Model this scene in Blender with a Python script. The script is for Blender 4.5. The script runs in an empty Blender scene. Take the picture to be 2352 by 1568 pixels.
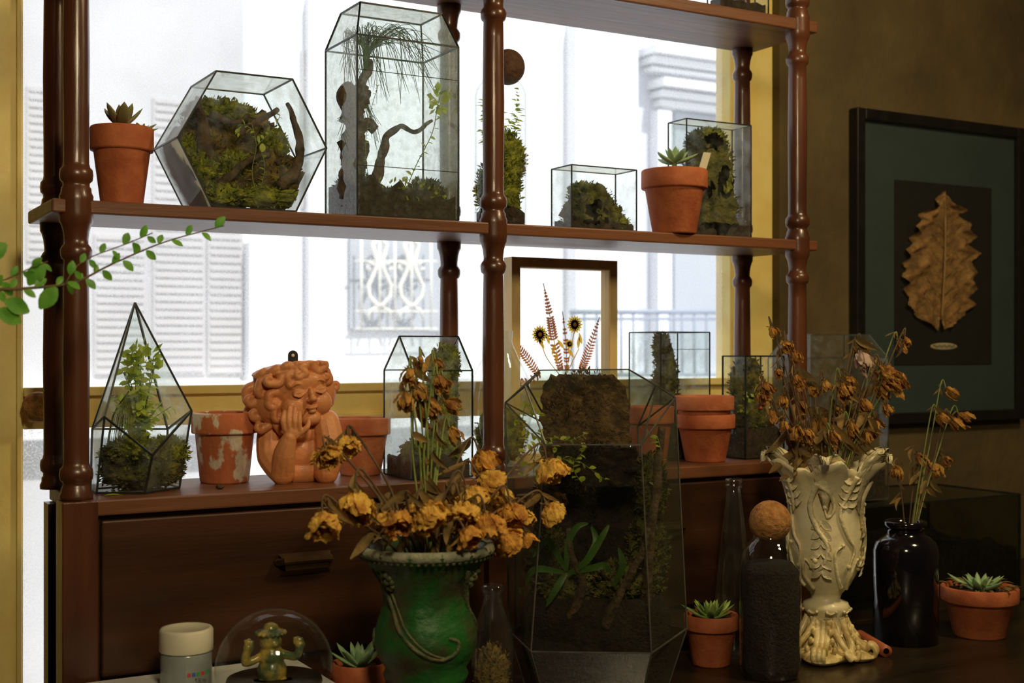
import bpy, math, random
from mathutils import Vector, Matrix, noise, Quaternion
PI=math.pi
random.seed(7)
COL=bpy.context.scene.collection
F=2930.0; PHI=math.radians(29.8); CZ=1.45; HY=800.0
def az(px): return PHI+math.atan((px-1176)/F)
def dep(X,Y): return Y*math.cos(PHI)+X*math.sin(PHI)
def W(px,py,Y):
    X=Y*math.tan(az(px)); return Vector((X,Y,CZ+(HY-py)/F*dep(X,Y)))
def WZ(px,z,Y): return Vector((Y*math.tan(az(px)),Y,z))
def S(px,Y): return dep(Y*math.tan(az(px)),Y)/F
# ---------------------------------------------------------------- materials
def nodes(name):
    m=bpy.data.materials.new(name); m.use_nodes=True; nt=m.node_tree; nt.nodes.clear()
    out=nt.nodes.new('ShaderNodeOutputMaterial'); return m,nt,out
def mat(name,c1,c2=None,scale=20,rough=.6,bump=0,bscale=None,metal=0,coat=0,stretch=(1,1,1),detail=6,lo=.35,hi=.65,sub=0,trans=0,spec=.5,emit=None,es=0):
    m,nt,out=nodes(name); L=nt.links
    p=nt.nodes.new('ShaderNodeBsdfPrincipled'); c2=c2 or c1
    tc=nt.nodes.new('ShaderNodeTexCoord'); mp=nt.nodes.new('ShaderNodeMapping'); mp.inputs['Scale'].default_value=stretch
    L.new(tc.outputs['Object'],mp.inputs['Vector'])
    n=nt.nodes.new('ShaderNodeTexNoise'); n.inputs['Scale'].default_value=scale; n.inputs['Detail'].default_value=detail
    L.new(mp.outputs[0],n.inputs['Vector'])
    r=nt.nodes.new('ShaderNodeValToRGB'); r.color_ramp.elements[0].position=lo; r.color_ramp.elements[1].position=hi
    r.color_ramp.elements[0].color=(*c1,1); r.color_ramp.elements[1].color=(*c2,1)
    L.new(n.outputs['Fac'],r.inputs[0]); L.new(r.outputs[0],p.inputs['Base Color'])
    p.inputs['Roughness'].default_value=rough; p.inputs['Metallic'].default_value=metal
    p.inputs['Coat Weight'].default_value=coat; p.inputs['Coat Roughness'].default_value=.15
    p.inputs['Specular IOR Level'].default_value=spec
    if emit: p.inputs['Emission Color'].default_value=(*emit,1); p.inputs['Emission Strength'].default_value=es
    if bump:
        b=nt.nodes.new('ShaderNodeBump'); b.inputs['Strength'].default_value=bump; b.inputs['Distance'].default_value=.01
        n2=nt.nodes.new('ShaderNodeTexNoise'); n2.inputs['Scale'].default_value=bscale or scale*2; n2.inputs['Detail'].default_value=5
        L.new(mp.outputs[0],n2.inputs['Vector']); L.new(n2.outputs['Fac'],b.inputs['Height']); L.new(b.outputs[0],p.inputs['Normal'])
    if trans:
        t=nt.nodes.new('ShaderNodeBsdfTranslucent'); L.new(r.outputs[0],t.inputs[0]); mx=nt.nodes.new('ShaderNodeMixShader')
        mx.inputs[0].default_value=trans; L.new(p.outputs[0],mx.inputs[1]); L.new(t.outputs[0],mx.inputs[2]); L.new(mx.outputs[0],out.inputs[0])
    else: L.new(p.outputs[0],out.inputs[0])
    return m
def glass(name,tint=(1,1,1),fog=.08,fogcol=(.9,.95,.95),scale=60,refl=.05,lo=.45,hi=.7,base=0.0,gain=.8,power=4,graze=0.0):
    m,nt,out=nodes(name); L=nt.links; N=nt.nodes.new
    tr=N('ShaderNodeBsdfTransparent'); tr.inputs[0].default_value=(*tint,1)
    gl=N('ShaderNodeBsdfGlossy'); gl.inputs['Roughness'].default_value=.03
    lw=N('ShaderNodeLayerWeight'); lw.inputs[0].default_value=.5
    pw=N('ShaderNodeMath'); pw.operation='POWER'; pw.inputs[1].default_value=power; L.new(lw.outputs['Facing'],pw.inputs[0])
    ma=N('ShaderNodeMath'); ma.operation='MULTIPLY_ADD'; ma.inputs[1].default_value=gain; ma.inputs[2].default_value=refl; L.new(pw.outputs[0],ma.inputs[0])
    m1=N('ShaderNodeMixShader'); L.new(ma.outputs[0],m1.inputs[0]); L.new(tr.outputs[0],m1.inputs[1]); L.new(gl.outputs[0],m1.inputs[2])
    df=N('ShaderNodeBsdfDiffuse'); df.inputs[0].default_value=(*fogcol,1); tl=N('ShaderNodeBsdfTranslucent'); tl.inputs[0].default_value=(*fogcol,1)
    md=N('ShaderNodeMixShader'); md.inputs[0].default_value=.82; L.new(df.outputs[0],md.inputs[1]); L.new(tl.outputs[0],md.inputs[2])
    tc=N('ShaderNodeTexCoord'); n=N('ShaderNodeTexNoise'); n.inputs['Scale'].default_value=scale; n.inputs['Detail'].default_value=4
    L.new(tc.outputs['Object'],n.inputs['Vector'])
    mr=N('ShaderNodeMapRange'); mr.inputs[1].default_value=lo; mr.inputs[2].default_value=hi; mr.inputs[3].default_value=base; mr.inputs[4].default_value=fog; mr.clamp=True
    L.new(n.outputs['Fac'],mr.inputs[0])
    g2=N('ShaderNodeMath'); g2.operation='POWER'; g2.inputs[1].default_value=2.2; L.new(lw.outputs['Facing'],g2.inputs[0])
    g3=N('ShaderNodeMath'); g3.operation='MULTIPLY_ADD'; g3.inputs[1].default_value=graze; g3.use_clamp=True; L.new(g2.outputs[0],g3.inputs[0]); L.new(mr.outputs[0],g3.inputs[2])  # whitens panes seen at a slant, standing in for window reflection
    m2=N('ShaderNodeMixShader'); L.new(g3.outputs[0],m2.inputs[0]); L.new(m1.outputs[0],m2.inputs[1]); L.new(md.outputs[0],m2.inputs[2])
    L.new(m2.outputs[0],out.inputs[0]); return m
def dusty(name):
    m,nt,out=nodes(name); L=nt.links; N=nt.nodes.new
    tr=N('ShaderNodeBsdfTransparent'); tl=N('ShaderNodeBsdfTranslucent'); tl.inputs[0].default_value=(.95,.97,1,1)
    tc=N('ShaderNodeTexCoord'); sx=N('ShaderNodeSeparateXYZ'); L.new(tc.outputs['Object'],sx.inputs[0])
    n1=N('ShaderNodeTexNoise'); n1.inputs['Scale'].default_value=240; n1.inputs['Detail'].default_value=6; n1.inputs['Roughness'].default_value=.75
    n2=N('ShaderNodeTexNoise'); n2.inputs['Scale'].default_value=9; n2.inputs['Detail'].default_value=6
    L.new(tc.outputs['Object'],n1.inputs['Vector']); L.new(tc.outputs['Object'],n2.inputs['Vector'])
    a=N('ShaderNodeMapRange'); a.inputs[1].default_value=.45; a.inputs[2].default_value=.66; L.new(n1.outputs['Fac'],a.inputs[0])
    b=N('ShaderNodeMapRange'); b.inputs[1].default_value=.38; b.inputs[2].default_value=.62; b.inputs[3].default_value=.2; L.new(n2.outputs['Fac'],b.inputs[0])
    g=N('ShaderNodeMapRange'); g.inputs[1].default_value=-.9; g.inputs[2].default_value=.7; g.inputs[3].default_value=1.0; g.inputs[4].default_value=.35; L.new(sx.outputs[0],g.inputs[0])
    c=N('ShaderNodeMath'); c.operation='MULTIPLY'; L.new(a.outputs[0],c.inputs[0]); L.new(b.outputs[0],c.inputs[1])
    d=N('ShaderNodeMath'); d.operation='MULTIPLY'; L.new(c.outputs[0],d.inputs[0]); L.new(g.outputs[0],d.inputs[1])
    e=N('ShaderNodeMath'); e.operation='MULTIPLY_ADD'; e.inputs[1].default_value=.75; e.inputs[2].default_value=.2; L.new(d.outputs[0],e.inputs[0])
    mx=N('ShaderNodeMixShader'); L.new(e.outputs[0],mx.inputs[0]); L.new(tr.outputs[0],mx.inputs[1]); L.new(tl.outputs[0],mx.inputs[2])
    L.new(mx.outputs[0],out.inputs[0]); return m
M={}
M['wood']=mat('red_mahogany',(.135,.045,.020),(.065,.021,.010),18,.33,.15,60,coat=.25,stretch=(1,1,.15))
M['shelf']=mat('shelf_mahogany',(.21,.078,.032),(.11,.037,.015),14,.45,.15,60,coat=.08,stretch=(.12,1,1))
M['cab']=mat('dark_mahogany',(.072,.026,.011),(.028,.010,.004),9,.38,.1,60,coat=.2,stretch=(.15,1,1.6))
M['table']=mat('dark_table',(.03,.019,.010),(.012,.008,.004),12,.35,.2,40,coat=.2,stretch=(.2,1,1))
M['terra']=mat('terracotta',(.52,.15,.05),(.38,.09,.03),30,.75,.12,150)
M['terra2']=mat('terracotta_pale',(.60,.22,.10),(.42,.11,.04),22,.8,.15,120)
M['terraW']=mat('terracotta_limed',(.52,.15,.06),(.70,.60,.48),34,.85,.2,110,lo=.52,hi=.57,stretch=(1,1,.6))
M['terraS']=mat('terracotta_smooth',(.74,.31,.12),(.54,.18,.06),14,.5,.15,90,coat=.08,lo=.4,hi=.7)
M['soil']=mat('soil',(.016,.009,.005),(.05,.027,.012),120,.95,.8,180)
M['soilD']=mat('wet_dark_soil',(.007,.004,.003),(.024,.012,.006),100,.9,.8,180)
M['mossD']=mat('moss_dark',(.030,.032,.007),(.18,.16,.03),55,.95,1,160)
M['mossG']=mat('moss_green',(.09,.11,.012),(.42,.42,.04),60,.95,1,160,trans=.15)
M['mossB']=mat('moss_brown',(.06,.035,.012),(.30,.20,.04),50,.95,1,160)
M['peat']=mat('peat_block',(.08,.04,.016),(.23,.125,.045),70,.95,1,140)
M['leafL']=mat('leaf_lime',(.42,.56,.05),(.68,.70,.10),40,.5,trans=.45)
M['leafG']=mat('leaf_green',(.10,.34,.03),(.22,.52,.06),30,.45,trans=.4)
M['leafM']=mat('leaf_mid_green',(.05,.13,.02),(.10,.21,.04),30,.4,trans=.3)
M['leafD']=mat('leaf_dark',(.05,.13,.03),(.13,.24,.05),40,.5,trans=.3)
M['succ']=mat('succulent_green',(.25,.42,.10),(.42,.55,.14),25,.4,trans=.15)
M['succP']=mat('succulent_pale',(.30,.52,.26),(.45,.62,.32),25,.45,trans=.15)
M['succR']=mat('succulent_dark',(.16,.26,.08),(.30,.15,.08),25,.5)
M['bark']=mat('bark',(.045,.026,.015),(.13,.08,.045),45,.95,.9,90)
M['rose']=mat('dried_rose',(.98,.62,.11),(.54,.21,.03),50,.8,.7,130,trans=.25,lo=.42,hi=.68)
M['roseO']=mat('dried_orange_rose',(.86,.44,.07),(.42,.14,.025),50,.8,.7,130,trans=.25,lo=.42,hi=.68)
M['tulip']=mat('dried_tulip',(.68,.37,.07),(.26,.09,.02),60,.85,.6,140,trans=.25)
M['tulipP']=mat('dried_pale_tulip',(.65,.50,.42),(.48,.30,.2),60,.8,.3,200,trans=.25)
M['stemB']=mat('brown_stem',(.09,.055,.025),(.16,.10,.045),40,.8)
M['stemG']=mat('green_stem',(.15,.22,.045),(.24,.28,.07),30,.6)
M['dryleaf']=mat('dry_leaf',(.15,.10,.03),(.32,.20,.06),40,.8,.4,100,trans=.15)
M['lead']=mat('black_lead_edge',(.02,.025,.022),(.04,.045,.04),50,.4,metal=.5)
M['leadG']=mat('grey_lead_edge',(.07,.075,.06),(.13,.13,.11),50,.45,metal=.3)
M['glass']=glass('terrarium_glass',(.97,1,.98),.10,(.75,.82,.78),70,graze=.18)
M['glassF']=glass('misted_glass',(.95,.99,.97),.24,(.85,.92,.88),40,base=.02,graze=.55)
M['glassH']=glass('painted_reflection_glass',(.95,.99,.97),.75,(.97,.98,.97),20,base=.6,graze=.3)  # window reflection on the hexagon's left pane, painted as dense white fog
M['glassT']=glass('drop_speckled_glass',(.93,.97,.94),.36,(.72,.80,.70),90,base=.12,lo=.45,hi=.72,graze=.35)
M['glassC']=glass('clear_blown_glass',(.96,.99,.98),.04,(.9,.95,.9),30,refl=.06,gain=.9,base=.008,power=4)
M['glassV']=glass('tall_bottle_glass',(.93,.96,.95),.12,(.8,.85,.82),20,refl=.08,gain=1.3,base=.03,power=2.2)
M['glassB']=glass('large_terrarium_glass',(.84,.88,.82),.10,(.60,.60,.46),14,base=.02,refl=.08,graze=.15)
M['glassK']=mat('dark_glass',(.006,.006,.010),(.01,.008,.012),20,.06,coat=.3)
M['tank']=glass('tank_glass',(.5,.55,.5),.1,(.1,.12,.1),25,refl=.06)
M['dust']=dusty('dusty_window_glass')
M['cork']=mat('cork',(.50,.24,.07),(.30,.13,.035),90,.9,.5,150)
M['corkD']=mat('dark_cork',(.12,.06,.025),(.07,.03,.015),90,.8,.4,150)
M['yellow']=mat('yellow_paint',(.95,.80,.30),(.88,.68,.22),14,.5,.1,60,spec=.5)
M['plaster']=mat('old_plaster',(.155,.110,.044),(.095,.068,.031),5,.85,.45,30,detail=10)
M['dark']=mat('dark_room',(.08,.06,.04),(.05,.04,.03),5,.9)
M['black']=mat('black_frame',(.008,.008,.008),(.014,.013,.012),30,.35)
M['teal']=mat('teal_mat_board',(.045,.070,.072),(.038,.06,.062),8,.8)
M['blackmat']=mat('black_mat_board',(.009,.008,.006),(.012,.010,.008),20,.8)
M['pressed']=mat('pressed_leaf',(.42,.23,.08),(.19,.095,.03),30,.75,.9,60)
M['cream']=mat('cream_label',(.6,.5,.3),(.55,.45,.27),30,.6)
M['urnG']=mat('green_glaze',(.010,.105,.014),(.050,.045,.020),14,.5,.5,40,coat=.12,lo=.46,hi=.62,detail=9)
M['urnO']=mat('olive_relief',(.035,.07,.022),(.13,.12,.05),60,.6,.5,120)
M['urnR']=mat('dusty_rim',(.42,.41,.30),(.18,.21,.12),30,.8,.5,100)
M['urnW']=mat('cream_plaster',(.90,.82,.55),(.76,.66,.38),18,.45,.15,60,coat=.15)
M['urnE']=mat('cream_relief',(.90,.80,.50),(.42,.37,.19),24,.45,.4,90,lo=.48,hi=.7)
M['gilt']=mat('gilded_cream_foot',(.88,.72,.34),(.44,.31,.09),28,.4,.3,90,coat=.2,lo=.42,hi=.64)
M['frameW']=mat('frame_wood',(.82,.62,.28),(.68,.48,.2),25,.5,.1,60,stretch=(1,1,.3))
M['veinW']=mat('leaf_vein_brown',(.36,.22,.08),(.28,.17,.06),25,.6)
M['frameI']=mat('frame_lit_inner_wood',(.98,.70,.32),(.92,.62,.26),25,.5,stretch=(1,1,.3),trans=.35)  # brighter copy of the frame wood: light on inner faces put into colour
M['fern']=mat('pressed_fern',(.46,.14,.06),(.55,.22,.09),60,.8,trans=.5)
M['daisy']=mat('pressed_daisy',(.98,.70,.12),(.88,.55,.08),60,.8,trans=.5)
M['daisyc']=mat('daisy_heart',(.25,.10,.02),(.35,.15,.03),60,.8)
M['white']=mat('white_paper',(.8,.8,.78),(.72,.72,.7),20,.6)
M['ivory']=mat('ivory_plastic',(.72,.68,.52),(.68,.63,.48),20,.45)
M['greyj']=mat('grey_paint_in_jar',(.28,.31,.30),(.22,.25,.24),20,.25,coat=.5)
M['txt']=mat('dark_print',(.06,.05,.05)); M['txtR']=mat('red_print',(.5,.05,.03)); M['txtG']=mat('green_print',(.05,.3,.09)); M['txtB']=mat('blue_print',(.05,.1,.4)); M['txtW']=mat('white_print',(.85,.85,.85))
M['metal']=mat('dark_brass',(.14,.08,.035),(.07,.04,.02),30,.35,metal=.7)
M['fig']=mat('olive_figurine',(.10,.14,.05),(.60,.42,.08),40,.35,.2,60,coat=.4,lo=.42,hi=.6)
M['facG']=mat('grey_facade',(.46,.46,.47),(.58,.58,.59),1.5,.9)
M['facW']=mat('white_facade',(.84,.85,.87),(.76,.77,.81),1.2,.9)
M['facB']=mat('blue_grey_facade',(.56,.59,.66),(.62,.65,.72),1.5,.9)  # pale blue-grey of the doorway surround
M['facP']=mat('grille_panel_grey',(.38,.42,.46),(.44,.48,.52),4,.9)  # darker blue-grey panel behind the cream grille
M['facD']=mat('grey_blue_door',(.36,.40,.46),(.40,.44,.49),2,.8)
M['shut']=mat('brown_shutter',(.46,.45,.45),(.54,.53,.53),3,.8)
M['grille']=mat('cream_iron',(.86,.84,.74),(.78,.75,.66),9,.6)
M['rail']=mat('blue_grey_iron',(.22,.27,.36),(.24,.29,.38),9,.6)
M['pave']=mat('pavement',(.5,.5,.5),(.42,.42,.42),4,.9)
M['roast']=mat('clay_pipe',(.45,.12,.04),(.34,.08,.03),30,.5)
# ---------------------------------------------------------------- mesh building
class MB:
    def __init__(s): s.v=[]; s.f=[]
    def add(s,vs,fs):
        b=len(s.v); s.v+= [Vector(v) for v in vs]; s.f+=[tuple(i+b for i in f) for f in fs]; return s
    def box(s,x0,x1,y0,y1,z0,z1):
        return s.add([(x0,y0,z0),(x1,y0,z0),(x1,y1,z0),(x0,y1,z0),(x0,y0,z1),(x1,y0,z1),(x1,y1,z1),(x0,y1,z1)],
            [(0,3,2,1),(4,5,6,7),(0,1,5,4),(1,2,6,5),(2,3,7,6),(3,0,4,7)])
    def lathe(s,prof,c=(0,0,0),seg=32,fn=None,mat3=None):
        c=Vector(c); vs=[];fs=[]
        for j,(r,z) in enumerate(prof):
            for i in range(seg):
                a=2*PI*i/seg; rr=r; zz=z
                if fn: rr,zz=fn(a,r,z,j)
                p=Vector((rr*math.cos(a),rr*math.sin(a),zz))
                if mat3: p=mat3@p
                vs.append(c+p)
        n=len(prof)
        for j in range(n-1):
            for i in range(seg):
                k=(i+1)%seg; fs.append((j*seg+i,j*seg+k,(j+1)*seg+k,(j+1)*seg+i))
        if prof[0][0]>1e-5: fs.append(tuple(range(seg))[::-1])
        if prof[-1][0]>1e-5: fs.append(tuple((n-1)*seg+i for i in range(seg)))
        return s.add(vs,fs)
    def lathe_open(s,prof,c=(0,0,0),seg=40,fn=None):
        s.lathe(prof,c,seg,fn)
        s.f=[f for f in s.f if len(f)==4]; return s
    def tube(s,pts,rad,seg=6,cap=True):
        pts=[Vector(p) for p in pts]; n=len(pts)
        if not hasattr(rad,'__len__'): rad=[rad]*n
        vs=[];fs=[]; up=None
        for i,p in enumerate(pts):
            t=(pts[min(i+1,n-1)]-pts[max(i-1,0)])
            if t.length<1e-9: t=Vector((0,0,1))
            t.normalize()
            if up is None:
                up=Vector((0,0,1)) if abs(t.z)<.9 else Vector((1,0,0))
            a=t.cross(up); 
            if a.length<1e-6: a=t.orthogonal()
            a.normalize(); b=a.cross(t).normalized(); up=b
            for k in range(seg):
                th=2*PI*(k+.5)/seg; vs.append(p+(a*math.cos(th)+b*math.sin(th))*rad[i])
        for i in range(n-1):
            for k in range(seg):
                l=(k+1)%seg; fs.append((i*seg+k,i*seg+l,(i+1)*seg+l,(i+1)*seg+k))
        if cap: fs.append(tuple(range(seg))[::-1]); fs.append(tuple((n-1)*seg+k for k in range(seg)))
        return s.add(vs,fs)
    def blob(s,c,r,amp=.15,freq=3,seed=0,nu=28,nv=18,clamp=None,q=None):
        c=Vector(c); vs=[];fs=[]
        if not hasattr(r,'__len__'): r=(r,r,r)
        for j in range(nv+1):
            th=PI*j/nv
            for i in range(nu):
                ph=2*PI*i/nu; d=Vector((math.sin(th)*math.cos(ph),math.sin(th)*math.sin(ph),math.cos(th)))
                k=1
                if amp: k+=amp*noise.fractal(d*freq+Vector((seed*7.3,seed*1.7,0)),.8,2.2,4)
                p=Vector((d.x*r[0]*k,d.y*r[1]*k,d.z*r[2]*k))
                if q: p=q@p
                p=c+p
                if clamp:
                    p=Vector((min(max(p.x,clamp[0]),clamp[1]),min(max(p.y,clamp[2]),clamp[3]),min(max(p.z,clamp[4]),clamp[5])))
                vs.append(p)
        for j in range(nv):
            for i in range(nu):
                k=(i+1)%nu; fs.append((j*nu+i,(j+1)*nu+i,(j+1)*nu+k,j*nu+k))
        return s.add(vs,fs)
    def leaf(s,p,d,n,L,wd,fold=.15,bend=0.0,seg=4):
        d=Vector(d).normalized(); n=Vector(n); sd=d.cross(n)
        if sd.length<1e-5: sd=d.orthogonal()
        sd.normalize(); n=sd.cross(d).normalized(); vs=[];fs=[]
        for j in range(seg+1):
            t=j/seg; w=wd*math.sin(PI*min(1,(t*.93+.04)))**.8*.5
            q=Vector(p)+d*L*t+n*(-bend*L*t*t)
            vs+= [q-sd*w+n*fold*w, q, q+sd*w+n*fold*w]
        for j in range(seg):
            a=j*3; fs+=[(a,a+1,a+4,a+3),(a+1,a+2,a+5,a+4)]
        return s.add(vs,fs)
    def ribbon(s,pts,wd,facing,fold=.25):
        vs=[];fs=[];n=len(pts)
        for i,p in enumerate(pts):
            d=(pts[min(i+1,n-1)]-pts[max(i-1,0)]).normalized(); sd=d.cross(Vector(facing)).normalized(); t=i/(n-1); w=wd*.5*math.sin(PI*min(1,.1+t*.9))**.7
            vs+=[p-sd*w,p-Vector(facing)*w*fold,p+sd*w]
        for j in range(n-1):
            a=j*3; fs+=[(a,a+1,a+4,a+3),(a+1,a+2,a+5,a+4)]
        return s.add(vs,fs)
    def fuzz(s,c,r,n,size,rng,clamp=None,vol=False,asp=.4):
        for _ in range(n):
            d=Vector((rng.gauss(0,1),rng.gauss(0,1),rng.gauss(0,1))).normalized()
            k=rng.random()**.33 if vol else rng.uniform(.92,1.1)
            p=Vector(c)+Vector((d.x*r[0],d.y*r[1],d.z*r[2]))*k
            if clamp and not(clamp[0]<p.x<clamp[1] and clamp[2]<p.y<clamp[3] and clamp[4]<p.z<clamp[5]): continue
            dd=(d+Vector((rng.uniform(-.8,.8),rng.uniform(-.8,.8),rng.uniform(-.3,.9)))).normalized()
            sd=dd.orthogonal().normalized(); sd.rotate(Quaternion(dd,rng.uniform(0,6.28))); L=size*rng.uniform(.5,1.3); w=L*asp
            s.add([p,p+dd*L*.5-sd*w*.5,p+dd*L,p+dd*L*.5+sd*w*.5],[(0,1,2,3)])
        return s
    def build(s,name,m,parent=None,smooth=True,bevel=0,label=None):
        me=bpy.data.meshes.new(name); vs=s.v
        if parent is not None:
            root=parent
            while root.parent: root=root.parent
            inv=(Matrix.Translation(root.location)@Matrix.Rotation(root.rotation_euler.z,4,'Z')).inverted()
            vs=[inv@v for v in vs]; loc=Vector((0,0,0))
        else:
            mn=[min(v[i] for v in vs) for i in range(3)]; mx=[max(v[i] for v in vs) for i in range(3)]
            loc=Vector(((mn[0]+mx[0])/2,(mn[1]+mx[1])/2,mn[2])); vs=[v-loc for v in vs]
        me.from_pydata([tuple(v) for v in vs],[],s.f); me.materials.append(M[m] if isinstance(m,str) else m)
        if smooth: me.polygons.foreach_set('use_smooth',[True]*len(me.polygons))
        o=bpy.data.objects.new(name,me); COL.objects.link(o); o.location=loc
        if parent is not None: o.parent=parent
        if bevel:
            b=o.modifiers.new('bevel','BEVEL'); b.width=bevel; b.segments=2; b.limit_method='ANGLE'
        if label: o['label']=label
        return o
def thing(name,label,cat,loc=(0,0,0),rz=0,group=None):
    o=bpy.data.objects.new(name,None); o.empty_display_size=.02; COL.objects.link(o); o.location=loc; o.rotation_euler=(0,0,rz)
    o['label']=label; o['category']=cat
    if group: o['group']=group
    return o
def tag(o,label,cat,group=None,kind=None):
    o['label']=label; o['category']=cat
    if group: o['group']=group
    if kind: o['kind']=kind
    return o
def struct(o): o['kind']='structure'; return o
def text(body,size,loc,rz,m,parent,ext=.0002,name='lettering'):
    cu=bpy.data.curves.new('t','FONT'); cu.body=body; cu.size=size; cu.extrude=ext; cu.align_x='CENTER'
    o=bpy.data.objects.new('t',cu); COL.objects.link(o); dg=bpy.context.evaluated_depsgraph_get(); dg.update()
    me=bpy.data.meshes.new_from_object(o.evaluated_get(dg)); bpy.data.objects.remove(o)
    mw=Matrix.Translation(loc)@Matrix.Rotation(rz,4,'Z')@Matrix.Rotation(PI/2,4,'X')
    b=MB(); b.add([mw@v.co for v in me.vertices],[tuple(p.vertices) for p in me.polygons])
    return b.build(name,m,parent,smooth=False)
# ---------------------------------------------------------------- setting
WY=2.36; ZT=CZ-.577; ZC=CZ-.228; ZM=CZ+.2237; ZU=CZ+.655
X0w=.18; X1w=WZ(1765,0,2.40).x
b=MB(); z0=CZ-1.25; z1=CZ+1.15
b.box(-2.2,X0w,WY,2.6,0,CZ+1.6).box(X1w,3.6,WY,2.6,0,CZ+1.6).box(X0w,X1w,WY,2.6,0,z0).box(X0w,X1w,WY,2.6,z1,CZ+1.6)
struct(b.build('wall_back','plaster',smooth=False))
struct(MB().box(3.6,3.75,-2,2.6,0,CZ+1.6).build('wall_right','plaster',smooth=False))
struct(MB().box(-2.35,-2.2,-2,2.6,0,CZ+1.6).build('wall_left','dark',smooth=False))
struct(MB().box(-2.35,3.75,-2.15,-2,0,CZ+1.6).build('wall_front','dark',smooth=False))
struct(MB().box(-2.35,3.75,-2.15,2.6,-.1,0).build('floor','dark',smooth=False))
struct(MB().box(-2.35,3.75,-2.15,2.6,CZ+1.6,CZ+1.7).build('ceiling','dark',smooth=False))
struct(MB().box(-8,14,2.6,12,-.12,-.02).build('ground','pave',smooth=False))
wf=bpy.data.objects.new('window_1',None); COL.objects.link(wf); wf.location=(1.1,2.42,z0); wf['kind']='structure'
xl=WZ(50,0,2.4).x; xr=WZ(1668,0,2.4).x; zr1=W(900,882,2.4).z; zr0=W(900,955,2.4).z
b=MB(); b.box(X0w,xl,2.385,2.44,z0,z1).box(xr,X1w,2.385,2.44,z0,z1).box(xl,xr,2.39,2.435,zr0,zr1).box(xl,xr,2.385,2.44,z1-.06,z1).box(xl,xr,2.385,2.44,z0,z0+.06)
b.box(xl,xr,2.375,2.392,zr1-.012,zr1+.004); b.box(xl,xr,2.378,2.392,zr0-.004,zr0+.008)
b.box(xl-.012,xl-.004,2.375,2.39,z0,z1); b.box(xr+.02,xr+.03,2.375,2.39,z0,z1)
b.build('window_frame','yellow',wf,smooth=False,bevel=.002)
b=MB(); b.add([(xl,2.415,zr1),(xr,2.415,zr1),(xr,2.415,z1-.06),(xl,2.415,z1-.06)],[(0,1,2,3)]); b.build('upper_pane','dust',wf,smooth=False)
b=MB(); b.add([(xl,2.415,z0+.06),(xr,2.415,z0+.06),(xr,2.415,zr0),(xl,2.415,zr0)],[(0,1,2,3)]); b.build('lower_pane','dust',wf,smooth=False)
p=W(82,933,2.37); k=S(82,2.37); R90=Matrix.Rotation(PI/2,3,'X')
b=MB(); b.lathe([(0,0.04),(20*k,.04),(32*k,.034),(35*k,.022),(28*k,.012),(14*k,.006),(14*k,-.01)][::1],p,24,mat3=R90); b.build('window_knob','cork',wf)
fb=thing('building','pale stone building across the street seen through the dusty window','building',(2.2,5.6,0))
Yf=5.6
def fr(b,x0,y0,x1,y1,t=.05,Y=Yf):
    a=W(x0,y1,Y); c=W(x1,y0,Y); h=W((x0+x1)/2,y0,Y).z; l=W((x0+x1)/2,y1,Y).z
    return b.box(a.x,c.x,Y-t,Y,l,h)
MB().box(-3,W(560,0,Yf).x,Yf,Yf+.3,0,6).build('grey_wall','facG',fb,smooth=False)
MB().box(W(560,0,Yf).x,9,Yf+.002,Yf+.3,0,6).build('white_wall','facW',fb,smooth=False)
for q in ((560,560,640,1400,.08),(700,0,760,1400,.06),(1015,0,1075,1400,.08),(1300,60,1440,1400,.1)): fr(MB(),*q).build('pilaster','facW',fb,smooth=False)
fr(MB(),-100,870,1800,980,.12).build('base_course','facW',fb,smooth=False)
for (x0,x1,y0,y1) in ((350,470,230,860),(475,558,520,860),(215,335,540,860),(690,770,120,480),(60,120,200,600)):
    b=MB(); fr(b,x0,y0,x1,y1,.01); y=y0+4
    while y<y1-6: fr(b,x0+6,y,x1-6,y+8,.016); y+=18
    b.build('shutter','shut',fb,smooth=False)
b=MB(); fr(b,800,545,1010,760,.02); b.build('window_panel','facP',fb,smooth=False)
b=MB()
def ft(pts,r=.008,Y=Yf-.08): b.tube([W(x,y,Y) for x,y in pts],r,5)
for x in (830,872,907,945,990): ft([(x,545),(x,755)],.006)
for y in (600,715,755): ft([(815,y),(1005,y)],.005)
for cx in (872,945):
    for s in (-1,1):
        ft([(cx+s*2,548),(cx+s*16,560),(cx+s*12,580),(cx+s*5,605),(cx+s*14,630),(cx+s*26,655),(cx+s*24,680),(cx+s*8,700),(cx,702)],.011)
        ft([(cx+s*8,610),(cx+s*26,600),(cx+s*30,615),(cx+s*20,620)],.007); ft([(cx+s*6,705),(cx+s*22,712),(cx+s*28,735)],.007)
b.build('iron_grille','grille',fb)
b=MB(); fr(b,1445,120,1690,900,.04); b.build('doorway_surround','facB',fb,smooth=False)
b=MB(); fr(b,1452,135,1690,152,.22); fr(b,1460,156,1690,170,.17); fr(b,1466,176,1690,186,.13); fr(b,1475,205,1690,222,.2); fr(b,1483,228,1690,242,.15); fr(b,1490,246,1690,262,.11); b.build('cornice','facW',fb,smooth=False)
b=MB(); fr(b,1482,262,1512,860,.12); b.build('column','facW',fb,smooth=False)
b=MB(); fr(b,1535,270,1690,900,.06); b.build('door_panel','facD',fb,smooth=False)
rl=thing('railing','blue-grey iron balcony railing outside the window','railing',W(1480,760,5.0))
for yy,rr,nm in ((716,.012,'handrail'),(732,.007,'cross_bar'),(860,.01,'cross_bar')): MB().tube([W(1310,yy,5),W(1690,yy,5)],rr,6).build(nm,'rail',rl)
for i in range(14): x=1315+i*28; MB().tube([W(x,716,5),W(x,862,5)],.007,5).build('bar','rail',rl)
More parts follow.
